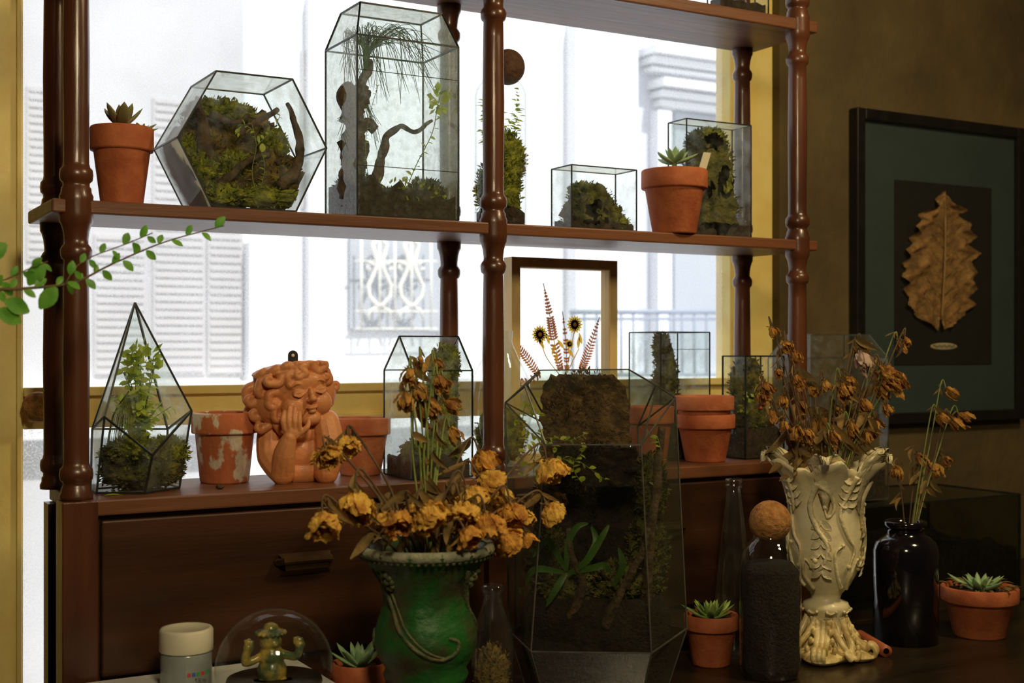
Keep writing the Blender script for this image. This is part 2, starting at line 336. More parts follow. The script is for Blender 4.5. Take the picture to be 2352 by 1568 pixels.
# ---------------------------------------------------------------- display shelf
XL=.3866; XM=1.107; XR=1.827; YF=2.0; YR=2.175
sh=thing('display_shelf','turned-post mahogany display shelf with drawers standing before the window','shelf',(XM,2.1,0))
r0=.0192
def tier(z0,z1):
    a=[(1.28,.0),(1.30,.006),(1.16,.012),(1.14,.018),(1.02,.021),(1.02,.026),(1.24,.030),(1.29,.038),(1.24,.046),(1.05,.050),(.98,.056),(.97,.08)]
    o=[(r0*x,z0+z) for x,z in a]; o.append((r0*1.03,(z0+z1)/2)); 
    u=[(.96,.10),(.93,.070),(1.12,.067),(1.2,.062),(1.22,.054),(1.1,.049),(.92,.045),(.92,.038),(1.0,.026),(1.15,.016),(1.28,.012),(1.30,0)]
    o+=[(r0*x,z1-z) for x,z in u]; return o
TH=.021
for X in (XL,XM,XR):
    for Y in (YF,YR):
        pr=tier(ZC,ZM-TH)+tier(ZM,ZU)+tier(ZU+.024,CZ+.98)
        if Y==YR: pr=[(r*.93,z) for r,z in pr]
        MB().lathe(pr,(X,Y,0),24).build('post','wood',sh)
MB().box(XL-.038,XR+.042,1.984,2.198,ZM-TH,ZM).build('shelf_board','shelf',sh,smooth=False,bevel=.003)
MB().box(XL-.038,XR+.042,1.984,2.198,ZU,ZU+.024).build('shelf_board','shelf',sh,smooth=False,bevel=.003)
MB().box(XL+.0,XR+.03,1.972,2.225,ZC-.024,ZC).build('cabinet_top','shelf',sh,smooth=False,bevel=.003)
ZB=CZ-.62
b=MB(); b.box(XL+.02,XR+.02,1.99,2.21,ZB,ZC-.024); b.build('cabinet_body','cab',sh,smooth=False)
for X in (XL,XM,XR):
    MB().box(X-.026,X+.026,1.968,2.02,0,ZC-.0005).build('corner_block','wood' if X==XL else 'cab',sh,smooth=False,bevel=.002)
for X in (XL,XR): MB().box(X-.012,X+.02,2.165,2.205,0,ZC-.024).build('leg','cab',sh,smooth=False)
for (xa,xb) in ((XL+.032,XM-.032),(XM+.032,XR-.032)):
    b=MB().box(xa,xb,1.974,1.992,CZ-.497,ZC-.032)
    d=b.build('drawer','cab',sh,smooth=False,bevel=.003)
    xm=(xa+xb)/2-.008; zz=CZ-.345
    h=MB(); h.tube([(xm-.045,1.972,zz),(xm-.04,1.955,zz+.004),(xm+.04,1.955,zz+.004),(xm+.045,1.972,zz)],.006,8)
    h.add([(xm-.045,1.970,zz+.014),(xm+.045,1.970,zz+.014),(xm+.04,1.955,zz+.006),(xm-.04,1.955,zz+.006),(xm-.045,1.970,zz-.022),(xm+.045,1.970,zz-.022),(xm+.036,1.958,zz-.012),(xm-.036,1.958,zz-.012)],[(0,1,2,3),(3,2,6,7),(7,6,5,4)])
    h.build('handle','metal',d,smooth=False)
b=MB(); b.box(.02,3.05,1.25,1.955,ZT-.03,ZT)
tb=thing('bench_table','low dark wooden table in front of the drawers','table',(1.7,1.6,0))
b.build('tabletop','table',tb,smooth=False,bevel=.003)
for x in (.08,2.98):
    for y in (1.3,1.9): MB().box(x-.03,x+.03,y-.03,y+.03,0,ZT-.03).build('leg','table',tb,smooth=False)
ZW=CZ-.495
o=MB().box(WZ(212,0,1.9).x,WZ(700,0,1.9).x,1.66,1.955,ZT,ZW).build('box','white',smooth=False,bevel=.002); tag(o,'flat white box under the paint jar and glass globe','box')
# ---------------------------------------------------------------- terrarium helpers
def glasspoly(root,vs,fs,gm='glass',er=.0016,em='lead',skip=(),special=None):
    sp=special or {}
    MB().add(vs,[f for i,f in enumerate(fs) if i not in sp]).build('glass_panes',gm,root,smooth=False)
    for i,mm in sp.items(): MB().add([vs[k] for k in fs[i]],[tuple(range(len(fs[i])))]).build('side_pane',mm,root,smooth=False)
    es=set()
    for f in fs:
        for i in range(len(f)): es.add(tuple(sorted((f[i],f[(i+1)%len(f)]))))
    b=MB()
    for a,c in es:
        if (a,c) in skip: continue
        b.tube([vs[a],vs[c]],er,4)
    b.build('metal_edging',em,root,smooth=False)
def boxterr(label,pf0,pf1,pr0,ytop,zb,Y0,gm='glass',em='lead',er=.0016,name='glass_terrarium',lines=(),depth=None,group=None):
    x0=WZ(pf0,0,Y0).x; x1=WZ(pf1,0,Y0).x; y1=x0/math.tan(az(pr0)) if depth is None else Y0+depth; zt=W(pf0,ytop,Y0).z; zb+=.002
    root=thing(name,label,'terrarium',((x0+x1)/2,(Y0+y1)/2,zb-.002),0,group)
    vs=[Vector(v) for v in [(x0,Y0,zb),(x1,Y0,zb),(x1,y1,zb),(x0,y1,zb),(x0,Y0,zt),(x1,Y0,zt),(x1,y1,zt),(x0,y1,zt)]]
    glasspoly(root,vs,[(0,1,2,3),(0,1,5,4),(1,2,6,5),(2,3,7,6),(3,0,4,7),(4,5,6,7)],gm,er,em)
    for yy in lines:
        b=MB(); z=W(pf0,yy,Y0).z; b.tube([(x0,Y0,z),(x1,Y0,z)],.0007,4)
        b.build('seam',em,root,smooth=False)
    e=.004; return root,(x0+e,x1-e,Y0+e,y1-e,zb+.001,zt-e)
def soilbed(root,B,h,m='soil',seed=0,amp=.012,slope=0,name='soil'):
    x0,x1,y0,y1,z0,zt=B; n=14; vs=[];fs=[]
    for j in range(n+1):
        for i in range(n+1):
            x=x0+(x1-x0)*i/n; y=y0+(y1-y0)*j/n
            z=z0+h+slope*(i/n-.5)+amp*noise.fractal(Vector((x*35,y*35,seed)),.8,2,4); vs.append((x,y,min(max(z,z0+.002),zt)))
    for j in range(n):
        for i in range(n): a=j*(n+1)+i; fs.append((a,a+1,a+n+2,a+n+1))
    ring=[i for i in range(n+1)]+[j*(n+1)+n for j in range(1,n+1)]+[n*(n+1)+i for i in range(n-1,-1,-1)]+[j*(n+1) for j in range(n-1,0,-1)]
    base=len(vs); vs+=[(vs[i][0],vs[i][1],z0) for i in ring]; k=len(ring)
    for q in range(k): fs.append((ring[q],base+q,base+(q+1)%k,ring[(q+1)%k]))
    fs.append(tuple(range(base,base+k)))
    return MB().add(vs,fs).build(name,m,root)
def moss(root,blobs,m,B=None,seed=0,name='moss',fz=400,fs=.007,amp=.3):
    b=MB(); rng=random.Random(seed)
    for i,(c,r) in enumerate(blobs):
        b.blob(c,r,amp,3.5,seed+i*.37,30,20,B); b.fuzz(c,r,fz,fs,rng,B)
    return b.build(name,m,root)
def sprig(b,pts,rng,n,L,wd,droop=.2,rnd=.8,bst=None,r=.0008):
    pts=[Vector(p) for p in pts]
    if bst is not None: bst.tube(pts,r,4)
    for i in range(n):
        t=(i+1)/n*(len(pts)-1); k=min(int(t),len(pts)-2); p=pts[k].lerp(pts[k+1],t-k); d=(pts[k+1]-pts[k]).normalized()
        s=d.orthogonal().normalized(); s.rotate(Quaternion(d,rng.uniform(0,6.28)))
        dd=(d*.5+s*rnd+Vector((0,0,-droop))).normalized()
        b.leaf(p,dd,Vector((rng.uniform(-.5,.5),rng.uniform(-1,0),1)),L*rng.uniform(.7,1.2),wd*rng.uniform(.7,1.1),.2,.2,3)
def curve(pts,n=12):
    pts=[Vector(p) for p in pts]; out=[]
    P=[pts[0]]+pts+[pts[-1]]
    for i in range(1,len(P)-2):
        for k in range(n):
            t=k/n; a,b_,c,d=P[i-1],P[i],P[i+1],P[i+2]
            out.append(.5*((2*b_)+(c-a)*t+(2*a-5*b_+4*c-d)*t*t+(3*b_-a-3*c+d)*t**3))
    out.append(pts[-1]); return out
def wood(b,pts,r0_,r1_,seed=0,n=8,wob=.003):
    c=curve(pts,n); N=len(c)
    c=[p+Vector((noise.noise(p*40+Vector((seed,0,0))),noise.noise(p*40+Vector((0,seed,9))),0))*wob for p in c]
    b.tube(c,[(r0_+(r1_-r0_)*i/(N-1))*(1+.3*noise.noise(p*90)) for i,p in enumerate(c)],8)
# ---------------------------------------------------------------- mid shelf
Yh=2.0; hx=[(497,163),(672,182),(750,340),(680,473),(487,466),(408,315)]
fv=[W(x,y,Yh) for x,y in hx]
for v in fv[3:5]: v.z=ZM+.002
Dh=.145; bv=[v+Vector((0,Dh,0)) for v in fv]
root=thing('glass_terrarium','hexagonal glass terrarium of moss and driftwood beside the tall one','terrarium',((fv[3].x+fv[4].x)/2,Yh+Dh/2,ZM))
fs=[(0,1,2,3,4,5),(6,7,8,9,10,11)]+[(i,(i+1)%6,(i+1)%6+6,i+6) for i in range(6)]
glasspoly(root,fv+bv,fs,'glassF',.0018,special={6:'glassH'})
def h(px,py,dy=.07): p=W(px,py,Yh); return Vector((p.x,Yh+dy,p.z))
zc=ZM+.006
hexpoly=[(v.x,v.z) for v in fv]; hcx=sum(v[0] for v in hexpoly)/6; hcz=sum(v[1] for v in hexpoly)/6
def hexfit(o,y0,y1):
    ox=Vector(root.location)
    for v in o.data.vertices:
        P=v.co+ox; dx,dz=P.x-hcx,P.z-hcz; k=1e9
        for i in range(6):
            ax,az_=hexpoly[i]; bx,bz=hexpoly[(i+1)%6]; nx,nz=(bz-az_),-(bx-ax); L=math.hypot(nx,nz); nx/=L; nz/=L
            dist=(ax-hcx)*nx+(az_-hcz)*nz
            if dist<0: nx,nz,dist=-nx,-nz,-dist
            pr_=dx*nx+dz*nz
            if pr_>dist-.004: k=min(k,(dist-.004)/pr_)
        if k<1: dx*=k; dz*=k
        v.co.x=hcx+dx-ox.x; v.co.z=hcz+dz-ox.z; v.co.y=min(max(P.y,y0),y1)-ox.y
o=moss(root,[(h(540,345,.11),(.080,.03,.080)),(h(610,300,.11),(.055,.025,.05)),(h(520,435,.08),(.060,.05,.03)),(h(650,400,.08),(.052,.05,.045)),(h(480,370,.10),(.045,.04,.05))],'mossB',None,3,'moss',1000,.008,.5); hexfit(o,Yh+.008,Yh+Dh-.008)
o=moss(root,[(h(465,385,.05),(.034,.04,.030)),(h(520,445,.04),(.045,.04,.016)),(h(620,450,.04),(.07,.035,.016)),(h(665,330,.09),(.026,.03,.034)),(h(545,235,.1),(.055,.03,.020)),(h(570,370,.07),(.030,.02,.022)),(h(440,330,.08),(.026,.04,.026))],'mossG',None,5,'moss',500,.008,.5); hexfit(o,Yh+.006,Yh+Dh-.006)
for q in ([(495,380,.04),(485,320,.035),(480,270,.035),(472,225,.05),.014,.006],[(650,425,.03),(690,390,.03),(705,330,.03),(690,270,.03),(678,228,.04),.012,.003],[(560,300,.04),(610,270,.035),(660,240,.05),.008,.004],[(520,420,.03),(560,380,.03),(620,350,.035),(660,370,.04),.007,.004],[(510,250,.06),(560,270,.05),(600,250,.06),.006,.003]):
    b=MB(); wood(b,[h(*t) for t in q[:-2]],q[-2],q[-1],1); b.build('driftwood','bark',root)
b=MB(); st=MB(); rng=random.Random(4)
for q in ([(600,440),(590,390),(600,330),(590,280)],[(610,430),(620,380),(612,345)],[(600,330),(640,290),(655,260)],[(600,300),(570,280),(560,300)]): sprig(b,curve([h(x,y,.025) for x,y in q],4),rng,9,.010,.006,bst=st,r=.0006)
b.leaf(h(612,345,.02),(0,0,1),(0,-1,0),.014,.011); b.build('plant','leafL',root); st.build('stem','stemG',root)
# tall terrarium
Y0=2.0; x0=WZ(820,0,Y0).x; x1=WZ(1053,0,Y0).x; y1=x0/math.tan(az(748)); zt1=W(820,78,Y0).z; zt=W(828,2,Y0+.02).z; zb=ZM+.002
ix=.018; iy=.028
vs=[(x0,Y0,zb),(x1,Y0,zb),(x1,y1,zb),(x0,y1,zb),(x0,Y0,zt1),(x1,Y0,zt1),(x1,y1,zt1),(x0,y1,zt1),(x0+ix,Y0+iy,zt),(x1-ix,Y0+iy,zt),(x1-ix,y1-iy,zt),(x0+ix,y1-iy,zt)]
vs=[Vector(v) for v in vs]
root=thing('glass_terrarium','tallest glass terrarium on the middle shelf, sloped top, holding branches and trailing grass','terrarium',((x0+x1)/2,(Y0+y1)/2,ZM))
glasspoly(root,vs,[(0,1,2,3),(0,1,5,4),(1,2,6,5),(2,3,7,6),(3,0,4,7),(4,5,9,8),(5,6,10,9),(6,7,11,10),(7,4,8,11),(8,9,10,11)],'glassT',.002)
for yy in (158,378): b=MB(); z=W(820,yy,Y0).z; b.tube([(x0,Y0,z),(x1,Y0,z)],.0008,4); b.build('seam','lead',root,smooth=False)
B=(x0+.004,x1-.004,Y0+.004,y1-.004,zb+.001,zt)
soilbed(root,B,.045,'soil',2,.03,-.03)
def h(px,py,dy=.07): p=W(px,py,Y0); return Vector((p.x,Y0+dy,p.z))
moss(root,[(h(850,430,.07),(.028,.05,.03)),(h(930,450,.06),(.05,.04,.015)),(h(1010,440,.06),(.03,.04,.025))],'mossD',B,8,'moss',700,.009)
rng=random.Random(9); b=MB(); b.fuzz(h(940,440,.05),(.08,.05,.022),200,.010,rng,B,asp=.7); b.build('foliage','leafL',root)
b=MB(); wood(b,[h(835,440),h(850,330),h(845,250),h(870,180),h(890,120)],.020,.006,4,8,.012); wood(b,[h(848,300),h(880,270),h(900,285)],.014,.01,5); wood(b,[h(845,250),h(830,200),h(840,180)],.016,.01,6); b.blob(h(845,230),(.02,.02,.035),.5,3,2); b.blob(h(850,330),(.024,.02,.04),.5,3,5); b.blob(h(868,200),(.014,.014,.02),.6,3,5); b.build('driftwood','bark',root)
b=MB(); wood(b,[h(890,440),h(905,380),h(920,330),h(930,300),h(960,275),h(990,290),h(1035,262)],.010,.003,7,8,.006); b.build('driftwood','bark',root)
b=MB()
for i in range(110):
    a=rng.uniform(-1,1); c=[h(880+rng.uniform(-8,8),150,.07),h(880+a*25,90,.07+a*.02),h(900+a*75,55+rng.uniform(-20,20),.07+rng.uniform(-.04,.04)),h(930+a*105,110+rng.uniform(-40,110),.07+rng.uniform(-.05,.05))]
    c=[Vector((min(max(p.x,x0+.015),x1-.015),p.y,p.z)) for p in curve(c,5)]; b.tube(c,[.0006]*(len(c)-1)+[.0003],3)
for i in range(36):
    a=rng.uniform(-1,1); b.tube(curve([h(870,200),h(865+a*30,240,.07),h(860+a*55,300+rng.uniform(-40,40),.06)],4),.0005,3)
b.build('trailing_grass','leafD',root)
b=MB(); st=MB(); sprig(b,curve([h(960,430,.05),h(980,370,.04),h(1010,300,.03),h(1022,240,.03),h(1030,205,.03)],6),rng,26,.013,.010,bst=st); sprig(b,curve([h(865,420,.03),h(850,340,.02),h(860,260,.02),h(880,190,.02)],6),rng,30,.006,.004,bst=st,r=.0005); b.fuzz(h(1025,225,.03),(.013,.01,.02),40,.015,rng,asp=.8,vol=True); b.build('vine','leafL',root); st.build('stem','stemG',root)
def pot(root,c,H,Rt,Rb,m,name='pot',seed=0,parent=None):
    pr=[(.001,0),(Rb*.96,0),(Rb,.003),(Rt*.885,H*.69),(Rt*.90,H*.70),(Rt*.985,H*.705),(Rt,H*.725),(Rt,H*.975),(Rt*.975,H*.995),(Rt*.92,H),(Rt*.875,H*.98),(Rt*.82,H*.70),(Rb*.86,.008),(.001,.008)]
    return MB().lathe(pr,c,48).build(name,m,root)
def soildisc(root,c,r,z,m='soil'):
    return MB().blob((c[0],c[1],c[2]+z),(r,r,.006),.35,6,1,28,10).build('soil',m,root)
def rosette(b,c,n,L,wd,rng,up=.9,lo=.1,th=.25,tilt=0):
    for i in range(n):
        t=i/n; a=i*2.39996; el=up*(1-t)+lo*t; l=L*(.45+.55*t)*rng.uniform(.9,1.1)
        d=Vector((math.cos(a)*math.cos(el),math.sin(a)*math.cos(el),math.sin(el))); sd=d.cross(Vector((0,0,1))).normalized(); n_=sd.cross(d).normalized()
        vs=[];fs=[]; K=6; R_=8
        for j in range(K+1):
            s=j/K; w=wd*l/L*(math.sin(PI*min(.97,.12+s*.86))**.75)*(1 if s<.98 else .1); cc=Vector(c)+d*l*s+n_*(.18*l*s*s)
            for k in range(R_):
                q=2*PI*k/R_; vs.append(cc+sd*math.cos(q)*w*.5+n_*math.sin(q)*w*.5*th*1.6)
        for j in range(K):
            for k in range(R_): m_=(k+1)%R_; fs.append((j*R_+k,j*R_+m_,(j+1)*R_+m_,(j+1)*R_+k))
        fs.append(tuple(range(K*R_,(K+1)*R_)))
        b.add(vs,fs)
def potted(label,px,Y,z,ytop,wpx,sm,n,L,wd,up=.9,lo=.15,pm='terra',rb=.66,dead=False,group='potted succulents',lift=0,plantname='succulent'):
    s=S(px,Y); c=WZ(px,z,Y); H=W(px,ytop,Y).z-z; Rt=wpx*s/2
    root=thing('potted_succulent',label,'potted plant',c,0,group); pot(root,c,H,Rt,Rt*rb,pm); soildisc(root,c,Rt*.84,H*.88)
    b=MB(); rng=random.Random(int(px)); rosette(b,c+Vector((0,0,H*.9+lift)),n,L,wd,rng,up,lo); b.build('succulent',sm,root)
    if lift: MB().tube([c+Vector((0,0,H*.86)),c+Vector((0,0,H*.9+lift+.003))],.005,8).build('stem','stemG',root)
    if dead:
        b=MB()
        for i in range(34): a=rng.uniform(0,6.28); r=rng.uniform(.2,.9)*Rt; b.leaf(c+Vector((math.cos(a)*r,math.sin(a)*r,H*.95+rng.uniform(0,.014))),(math.cos(a),math.sin(a),.3),(0,0,1),.024,.009,.5,.3)
        b.build('withered_leaves','dryleaf',root)
    return root,c,H,Rt
r_,c,H,Rt=potted('terracotta pot with dark spiky succulent behind the left post',280,2.07,ZM,293,142,'succR',16,.05,.019,1.25,.45,lift=.014)
b=MB(); rosette(b,c+Vector((.028,-.01,H*.97)),9,.034,.012,random.Random(2),.5,.0); b.build('succulent','succ',r_)
# cloche bottle
def closed_glass(root,prof,c,m='glassC',seg=40): return MB().lathe_open(prof,c,seg).build('glass',m,root)
px=1150; Y=2.09; c=WZ(px,ZM,Y); s=S(px,Y); R=60*s; zt=(W(px,165,Y).z-ZM)
root=thing('glass_cloche','tall round-shouldered glass bottle terrarium with dark ball stopper behind the middle post','terrarium',c)
pr=[(.001,.002),(R*.9,.002),(R,.012),(R,zt-R*1.0)]+[(R*math.cos(a),zt-R+R*.95*math.sin(a)) for a in [i*PI/2/10 for i in range(1,8)]]+[(R*.42,zt-R*.02),(R*.4,zt+.012)]
closed_glass(root,pr,c)
cb=W(1175,155,Y); MB().blob(Vector((c.x+.016,Y,cb.z)),(39*s,39*s,41*s),0).build('ball_stopper','corkD',root)
b=MB(); b.lathe([(.001,.004),(R*.92,.004),(R*.93,.03),(R*.7,.04),(.001,.045)],c,24); b.build('soil','soil',root)
moss(root,[(c+Vector((-.005,0,.07)),(R*.8,R*.8,.06)),(c+Vector((.01,0,.13)),(R*.7,R*.6,.05))],'mossG',None,21,'moss',900,.010)
b=MB(); rng=random.Random(11)
for i in range(18): a=rng.uniform(0,6.28); q=c+Vector((math.cos(a)*R*.4,math.sin(a)*R*.4,.08)); sprig(b,curve([q,q+Vector((0,0,.06)),q+Vector((math.cos(a)*R*.3,math.sin(a)*R*.3,.10+rng.uniform(0,.10)))],5),rng,26,.014,.009)
b.build('plant','leafL',root)
# low box
root,B=boxterr('low square glass terrarium with a mossy heap right of the middle post',1313,1462,1267,378,ZM,2.01,'glassF')
soilbed(root,B,.014,'soil',5,.01)
xm=(B[0]+B[1])/2; ym=(B[2]+B[3])/2
moss(root,[(Vector((xm-.01,ym,ZM+.045)),(.045,.045,.045)),(Vector((xm+.02,ym,ZM+.03)),(.035,.04,.03)),(Vector((xm-.025,ym,ZM+.03)),(.035,.05,.035))],'mossD',B,31,'moss',700,.007)
moss(root,[(Vector((xm-.03,ym,ZM+.078)),(.018,.03,.014)),(Vector((xm+.045,ym-.01,ZM+.02)),(.018,.03,.012))],'mossG',B,33,'moss',500,.006)
# tall box right
root,B=boxterr('upright rectangular terrarium packed with dark moss at the right end of middle shelf',1577,1725,1535,272,ZM,2.06,'glassF')
xm=(B[0]+B[1])/2; ym=(B[2]+B[3])/2
soilbed(root,B,.03,'soil',6,.01)
moss(root,[(Vector((xm,ym,ZM+.06)),(.06,.05,.07)),(Vector((xm-.005,ym,ZM+.15)),(.05,.045,.07)),(Vector((xm-.01,ym,ZM+.20)),(.038,.04,.025))],'mossD',B,41,'moss',1100,.010)
moss(root,[(Vector((xm-.01,ym-.02,ZM+.21)),(.03,.03,.018)),(Vector((xm+.02,ym-.03,ZM+.12)),(.02,.015,.03))],'mossG',B,43,'moss',500,.007)
r_,c,H,Rt=potted('terracotta pot with pale green succulent rosette on the middle shelf, white tag in it',1549,2.015,ZM,391,152,'succP',20,.050,.020,1.45,.05,lift=.026)
b=MB(); p=W(1612,395,2.015); q=W(1625,350,2.015)
b.tube([c+Vector((.035,0,H*.86)),p],.0025,4); sx=Vector((.009,0,0)); b.add([p-sx,p+sx,q+sx,q-sx,p-sx+Vector((0,.0015,0)),p+sx+Vector((0,.0015,0)),q+sx+Vector((0,.0015,0)),q-sx+Vector((0,.0015,0))],[(0,1,2,3),(7,6,5,4),(0,4,5,1),(1,5,6,2),(2,6,7,3),(3,7,4,0)])
o=b.build('plant_tag','ivory',smooth=False); tag(o,'small ivory plant tag stuck in the terracotta pot on the middle shelf','plant tag')
root,B=boxterr('glass box cut off by the top of the photo, on the upper shelf',1655,1765,1625,-150,ZU+.024,2.0,'glass')
soilbed(root,B,.02,'soil',7,.005)
# ---------------------------------------------------------------- cabinet top
Yt=2.09
def q(px,py,dy,base=False):
    p=W(px,py,Yt+dy); 
    if base: p=WZ(px,ZC+.002,Yt+dy)
    return p
ap=q(310,695,0); ring=[q(240,957,-.05),q(350,1045,-.085),q(440,943,-.01),q(385,985,.075),q(212,985,.03)]
ba=[q(222,0,-.035,1),q(333,0,-.075,1),q(412,0,-.02,1),q(380,0,.06,1),q(208,0,.025,1)]
vs=[ap]+ring+ba
fs=[(0,1,2),(0,2,3),(0,3,4),(0,4,5),(0,5,1),(1,2,7,6),(2,3,8,7),(3,4,9,8),(4,5,10,9),(5,1,6,10),(6,7,8,9,10)]
root=thing('glass_terrarium','pointed teardrop terrarium with leafy fern next to the left post','terrarium',(ba[1].x,Yt,ZC))
glasspoly(root,vs,fs,'glassF',.0022,skip=((0,2),))
cx=(ring[0].x+ring[2].x)/2; c=Vector((cx-.005,Yt,ZC))
moss(root,[(c+Vector((0,0,.028)),(.062,.055,.026)),(c+Vector((-.03,-.01,.055)),(.035,.035,.022))],'mossD',(0,9,0,9,ZC+.004,9),51,'moss',900,.008)
moss(root,[(c+Vector((.04,0,.058)),(.032,.035,.022)),(c+Vector((-.02,-.03,.068)),(.03,.025,.018))],'mossG',(0,9,0,9,ZC+.004,9),53,'moss',700,.009)
b=MB(); st=MB(); rng=random.Random(12)
for i in range(22):
    a=rng.uniform(0,6.28); t=rng.uniform(.1,1); top=c+Vector((math.cos(a)*.045*(1.3-t),math.sin(a)*.035*(1.3-t),.10+t*.135)); sprig(b,curve([c+Vector((-.005,0,.07)),c+Vector((math.cos(a)*.008,0,.09+t*.06)),top],5),rng,16,.017,.011,bst=st,droop=.4)
b.fuzz(c+Vector((.0,0,.20)),(.022,.02,.035),100,.018,rng,vol=True,asp=.7); b.build('plant','leafL',root); st.build('stem','stemG',root)
b=MB()
for i in range(60):
    a=rng.uniform(0,6.28); b.tube(curve([c+Vector((-.02,0,.16)),c+Vector((-.03+math.cos(a)*.015,math.sin(a)*.02,.12)),c+Vector((-.035+math.cos(a)*.02,math.sin(a)*.03,.06))],4),.0005,3)
b.build('roots','mossG',root)
def emptypot(label,px,Y,z,ytop,wpx,m,rb=.68):
    s=S(px,Y); c=WZ(px,z,Y); H=W(px,ytop,Y).z-z
    b=MB(); Rt=wpx*s/2; Rb=Rt*rb
    pr=[(.001,0),(Rb*.96,0),(Rb,.003),(Rt*.885,H*.69),(Rt*.90,H*.70),(Rt*.985,H*.705),(Rt,H*.725),(Rt,H*.975),(Rt*.975,H*.995),(Rt*.92,H),(Rt*.875,H*.98),(Rt*.82,H*.70),(Rb*.86,.008),(.001,.008)]
    o=b.lathe(pr,c,48).build('terracotta_pot',m); return tag(o,label,'pot','empty terracotta pots')
emptypot('old terracotta pot with flaking white limescale, between teardrop terrarium and bust',516,2.135,ZC,946,150,'terraW',.74)
emptypot('plain terracotta pot just right of the bust on the drawer top',828,2.14,ZC,958,138,'terra2')
emptypot('lower terracotta pot of the nested pair beside the dark cube terrarium',1620,2.045,ZC,950,136,'terra')
zz=W(1620,948,2.045).z
emptypot('upper terracotta pot of the nested pair, its rim above the other',1617,2.045,zz-.062,908,137,'terra2',.72)
emptypot('terracotta pot partly hidden behind the huge terrarium shoulder',1492,2.045,ZC,932,112,'terra')
# house terrarium
Y0=1.995; x0=WZ(948,0,Y0).x; x1=WZ(1085,0,Y0).x; y1=Y0+.12; ym=Y0+.055; zb=ZC+.002; ze=W(948,852,Y0).z; zr=W(925,772,ym).z
vs=[Vector(v) for v in [(x0,Y0,zb),(x1,Y0,zb),(x1,y1,zb),(x0,y1,zb),(x0,Y0,ze),(x1,Y0,ze),(x1,y1,ze),(x0,y1,ze),(x0,ym,zr),(x1,ym,zr)]]
root=thing('glass_terrarium','house-shaped glass terrarium with pitched roof left of the middle post','terrarium',((x0+x1)/2,ym,ZC))
glasspoly(root,vs,[(0,1,2,3),(0,1,5,4),(1,2,6,9,5),(2,3,7,6),(3,0,4,8,7),(4,5,9,8),(6,7,8,9)],'glassF',.0018)
B=(x0+.004,x1-.004,Y0+.004,y1-.004,zb+.001,zr-.01); soilbed(root,B,.03,'soil',9,.015)
moss(root,[(Vector((x0+.045,ym,ZC+.045)),(.035,.045,.02)),(Vector((x1-.03,ym,ZC+.05)),(.03,.045,.03))],'mossG',B,61,'moss',500,.007)
moss(root,[(Vector((x1-.028,ym+.01,ZC+.14)),(.026,.03,.09)),(Vector((x1-.02,ym,ZC+.2)),(.018,.02,.03))],'mossG',B,63,'moss',900,.008)
px=1150;Y=2.145; c=WZ(px,ZC,Y); zz=[(.001,.002),(.04,.002),(.055,.05),(.062,.12),(.055,.17),(.035,.21),(.022,.24),(.024,.262)]
root=thing('glass_vase','round glass vase glimpsed behind the middle post','vase',c); closed_glass(root,zz,c)
moss(root,[(c+Vector((0,0,.06)),(.045,.045,.05))],'mossG',None,65,'moss',500,.009)
# pressed flower frame
Yp=2.195
pf=thing('pressed_flower_frame','wooden frame with pressed ferns and daisies between glass','frame',WZ(1290,ZC,Yp))
x0=WZ(1166,0,Yp).x; x1=WZ(1408,0,Yp).x; zt=W(1408,600,Yp).z; fw=.019; dp=.034
b=MB(); b.box(x0,x0+fw,Yp-dp/2,Yp+dp/2,ZC,zt).box(x1-fw,x1,Yp-dp/2,Yp+dp/2,ZC,zt).box(x0+fw,x1-fw,Yp-dp/2,Yp+dp/2,zt-fw,zt).box(x0+fw,x1-fw,Yp-dp/2,Yp+dp/2,ZC,ZC+fw)
b.build('frame_rim','frameW',pf,smooth=False,bevel=.001)
e=.0012
b=MB(); b.box(x1-fw-e,x1-fw,Yp-dp/2+.002,Yp+dp/2-.002,ZC+fw,zt-fw); b.build('inner_edge','frameI',pf,smooth=False)
b=MB(); b.box(x0+fw,x0+fw+e,Yp-dp/2+.002,Yp+dp/2-.002,ZC+fw,zt-fw); b.build('inner_edge','frameI',pf,smooth=False)
b=MB(); b.box(x0+fw,x1-fw,Yp-dp/2+.002,Yp+dp/2-.002,zt-fw-e,zt-fw); b.build('inner_edge','frameI',pf,smooth=False)
b=MB(); b.add([(x0+fw,Yp,ZC+fw),(x1-fw,Yp,ZC+fw),(x1-fw,Yp,zt-fw),(x0+fw,Yp,zt-fw)],[(0,1,2,3)]); b.build('glass','glass',pf,smooth=False)
Yq=Yp-.002
def fernp(pts,n,L,w0):
    b=MB(); c=curve([W(x,y,Yq) for x,y in pts],10); b.tube(c,.0008,4)
    for i in range(n):
        t=i/n; k=int(t*(len(c)-2)); p=c[k]; d=(c[k+1]-c[k]).normalized(); sd=Vector((d.z,0,-d.x)); l=L*(math.sin(PI*min(1,t*.8+.2)))**.8
        for s_ in (-1,1): b.leaf(p,(sd*s_+d*.45),(0,-1,0),l,w0,0,0,3)
    b.build('pressed_fern','fern',pf)
fernp([(1288,850),(1272,780),(1262,720),(1248,650)],26,.013,.0055); fernp([(1302,850),(1300,790),(1292,715)],13,.008,.005); fernp([(1335,850),(1354,800),(1377,728)],20,.013,.0045); fernp([(1238,862),(1205,815),(1172,775)],18,.012,.0045)
fernp([(1240,860),(1200,880),(1175,850)],8,.012,.005)
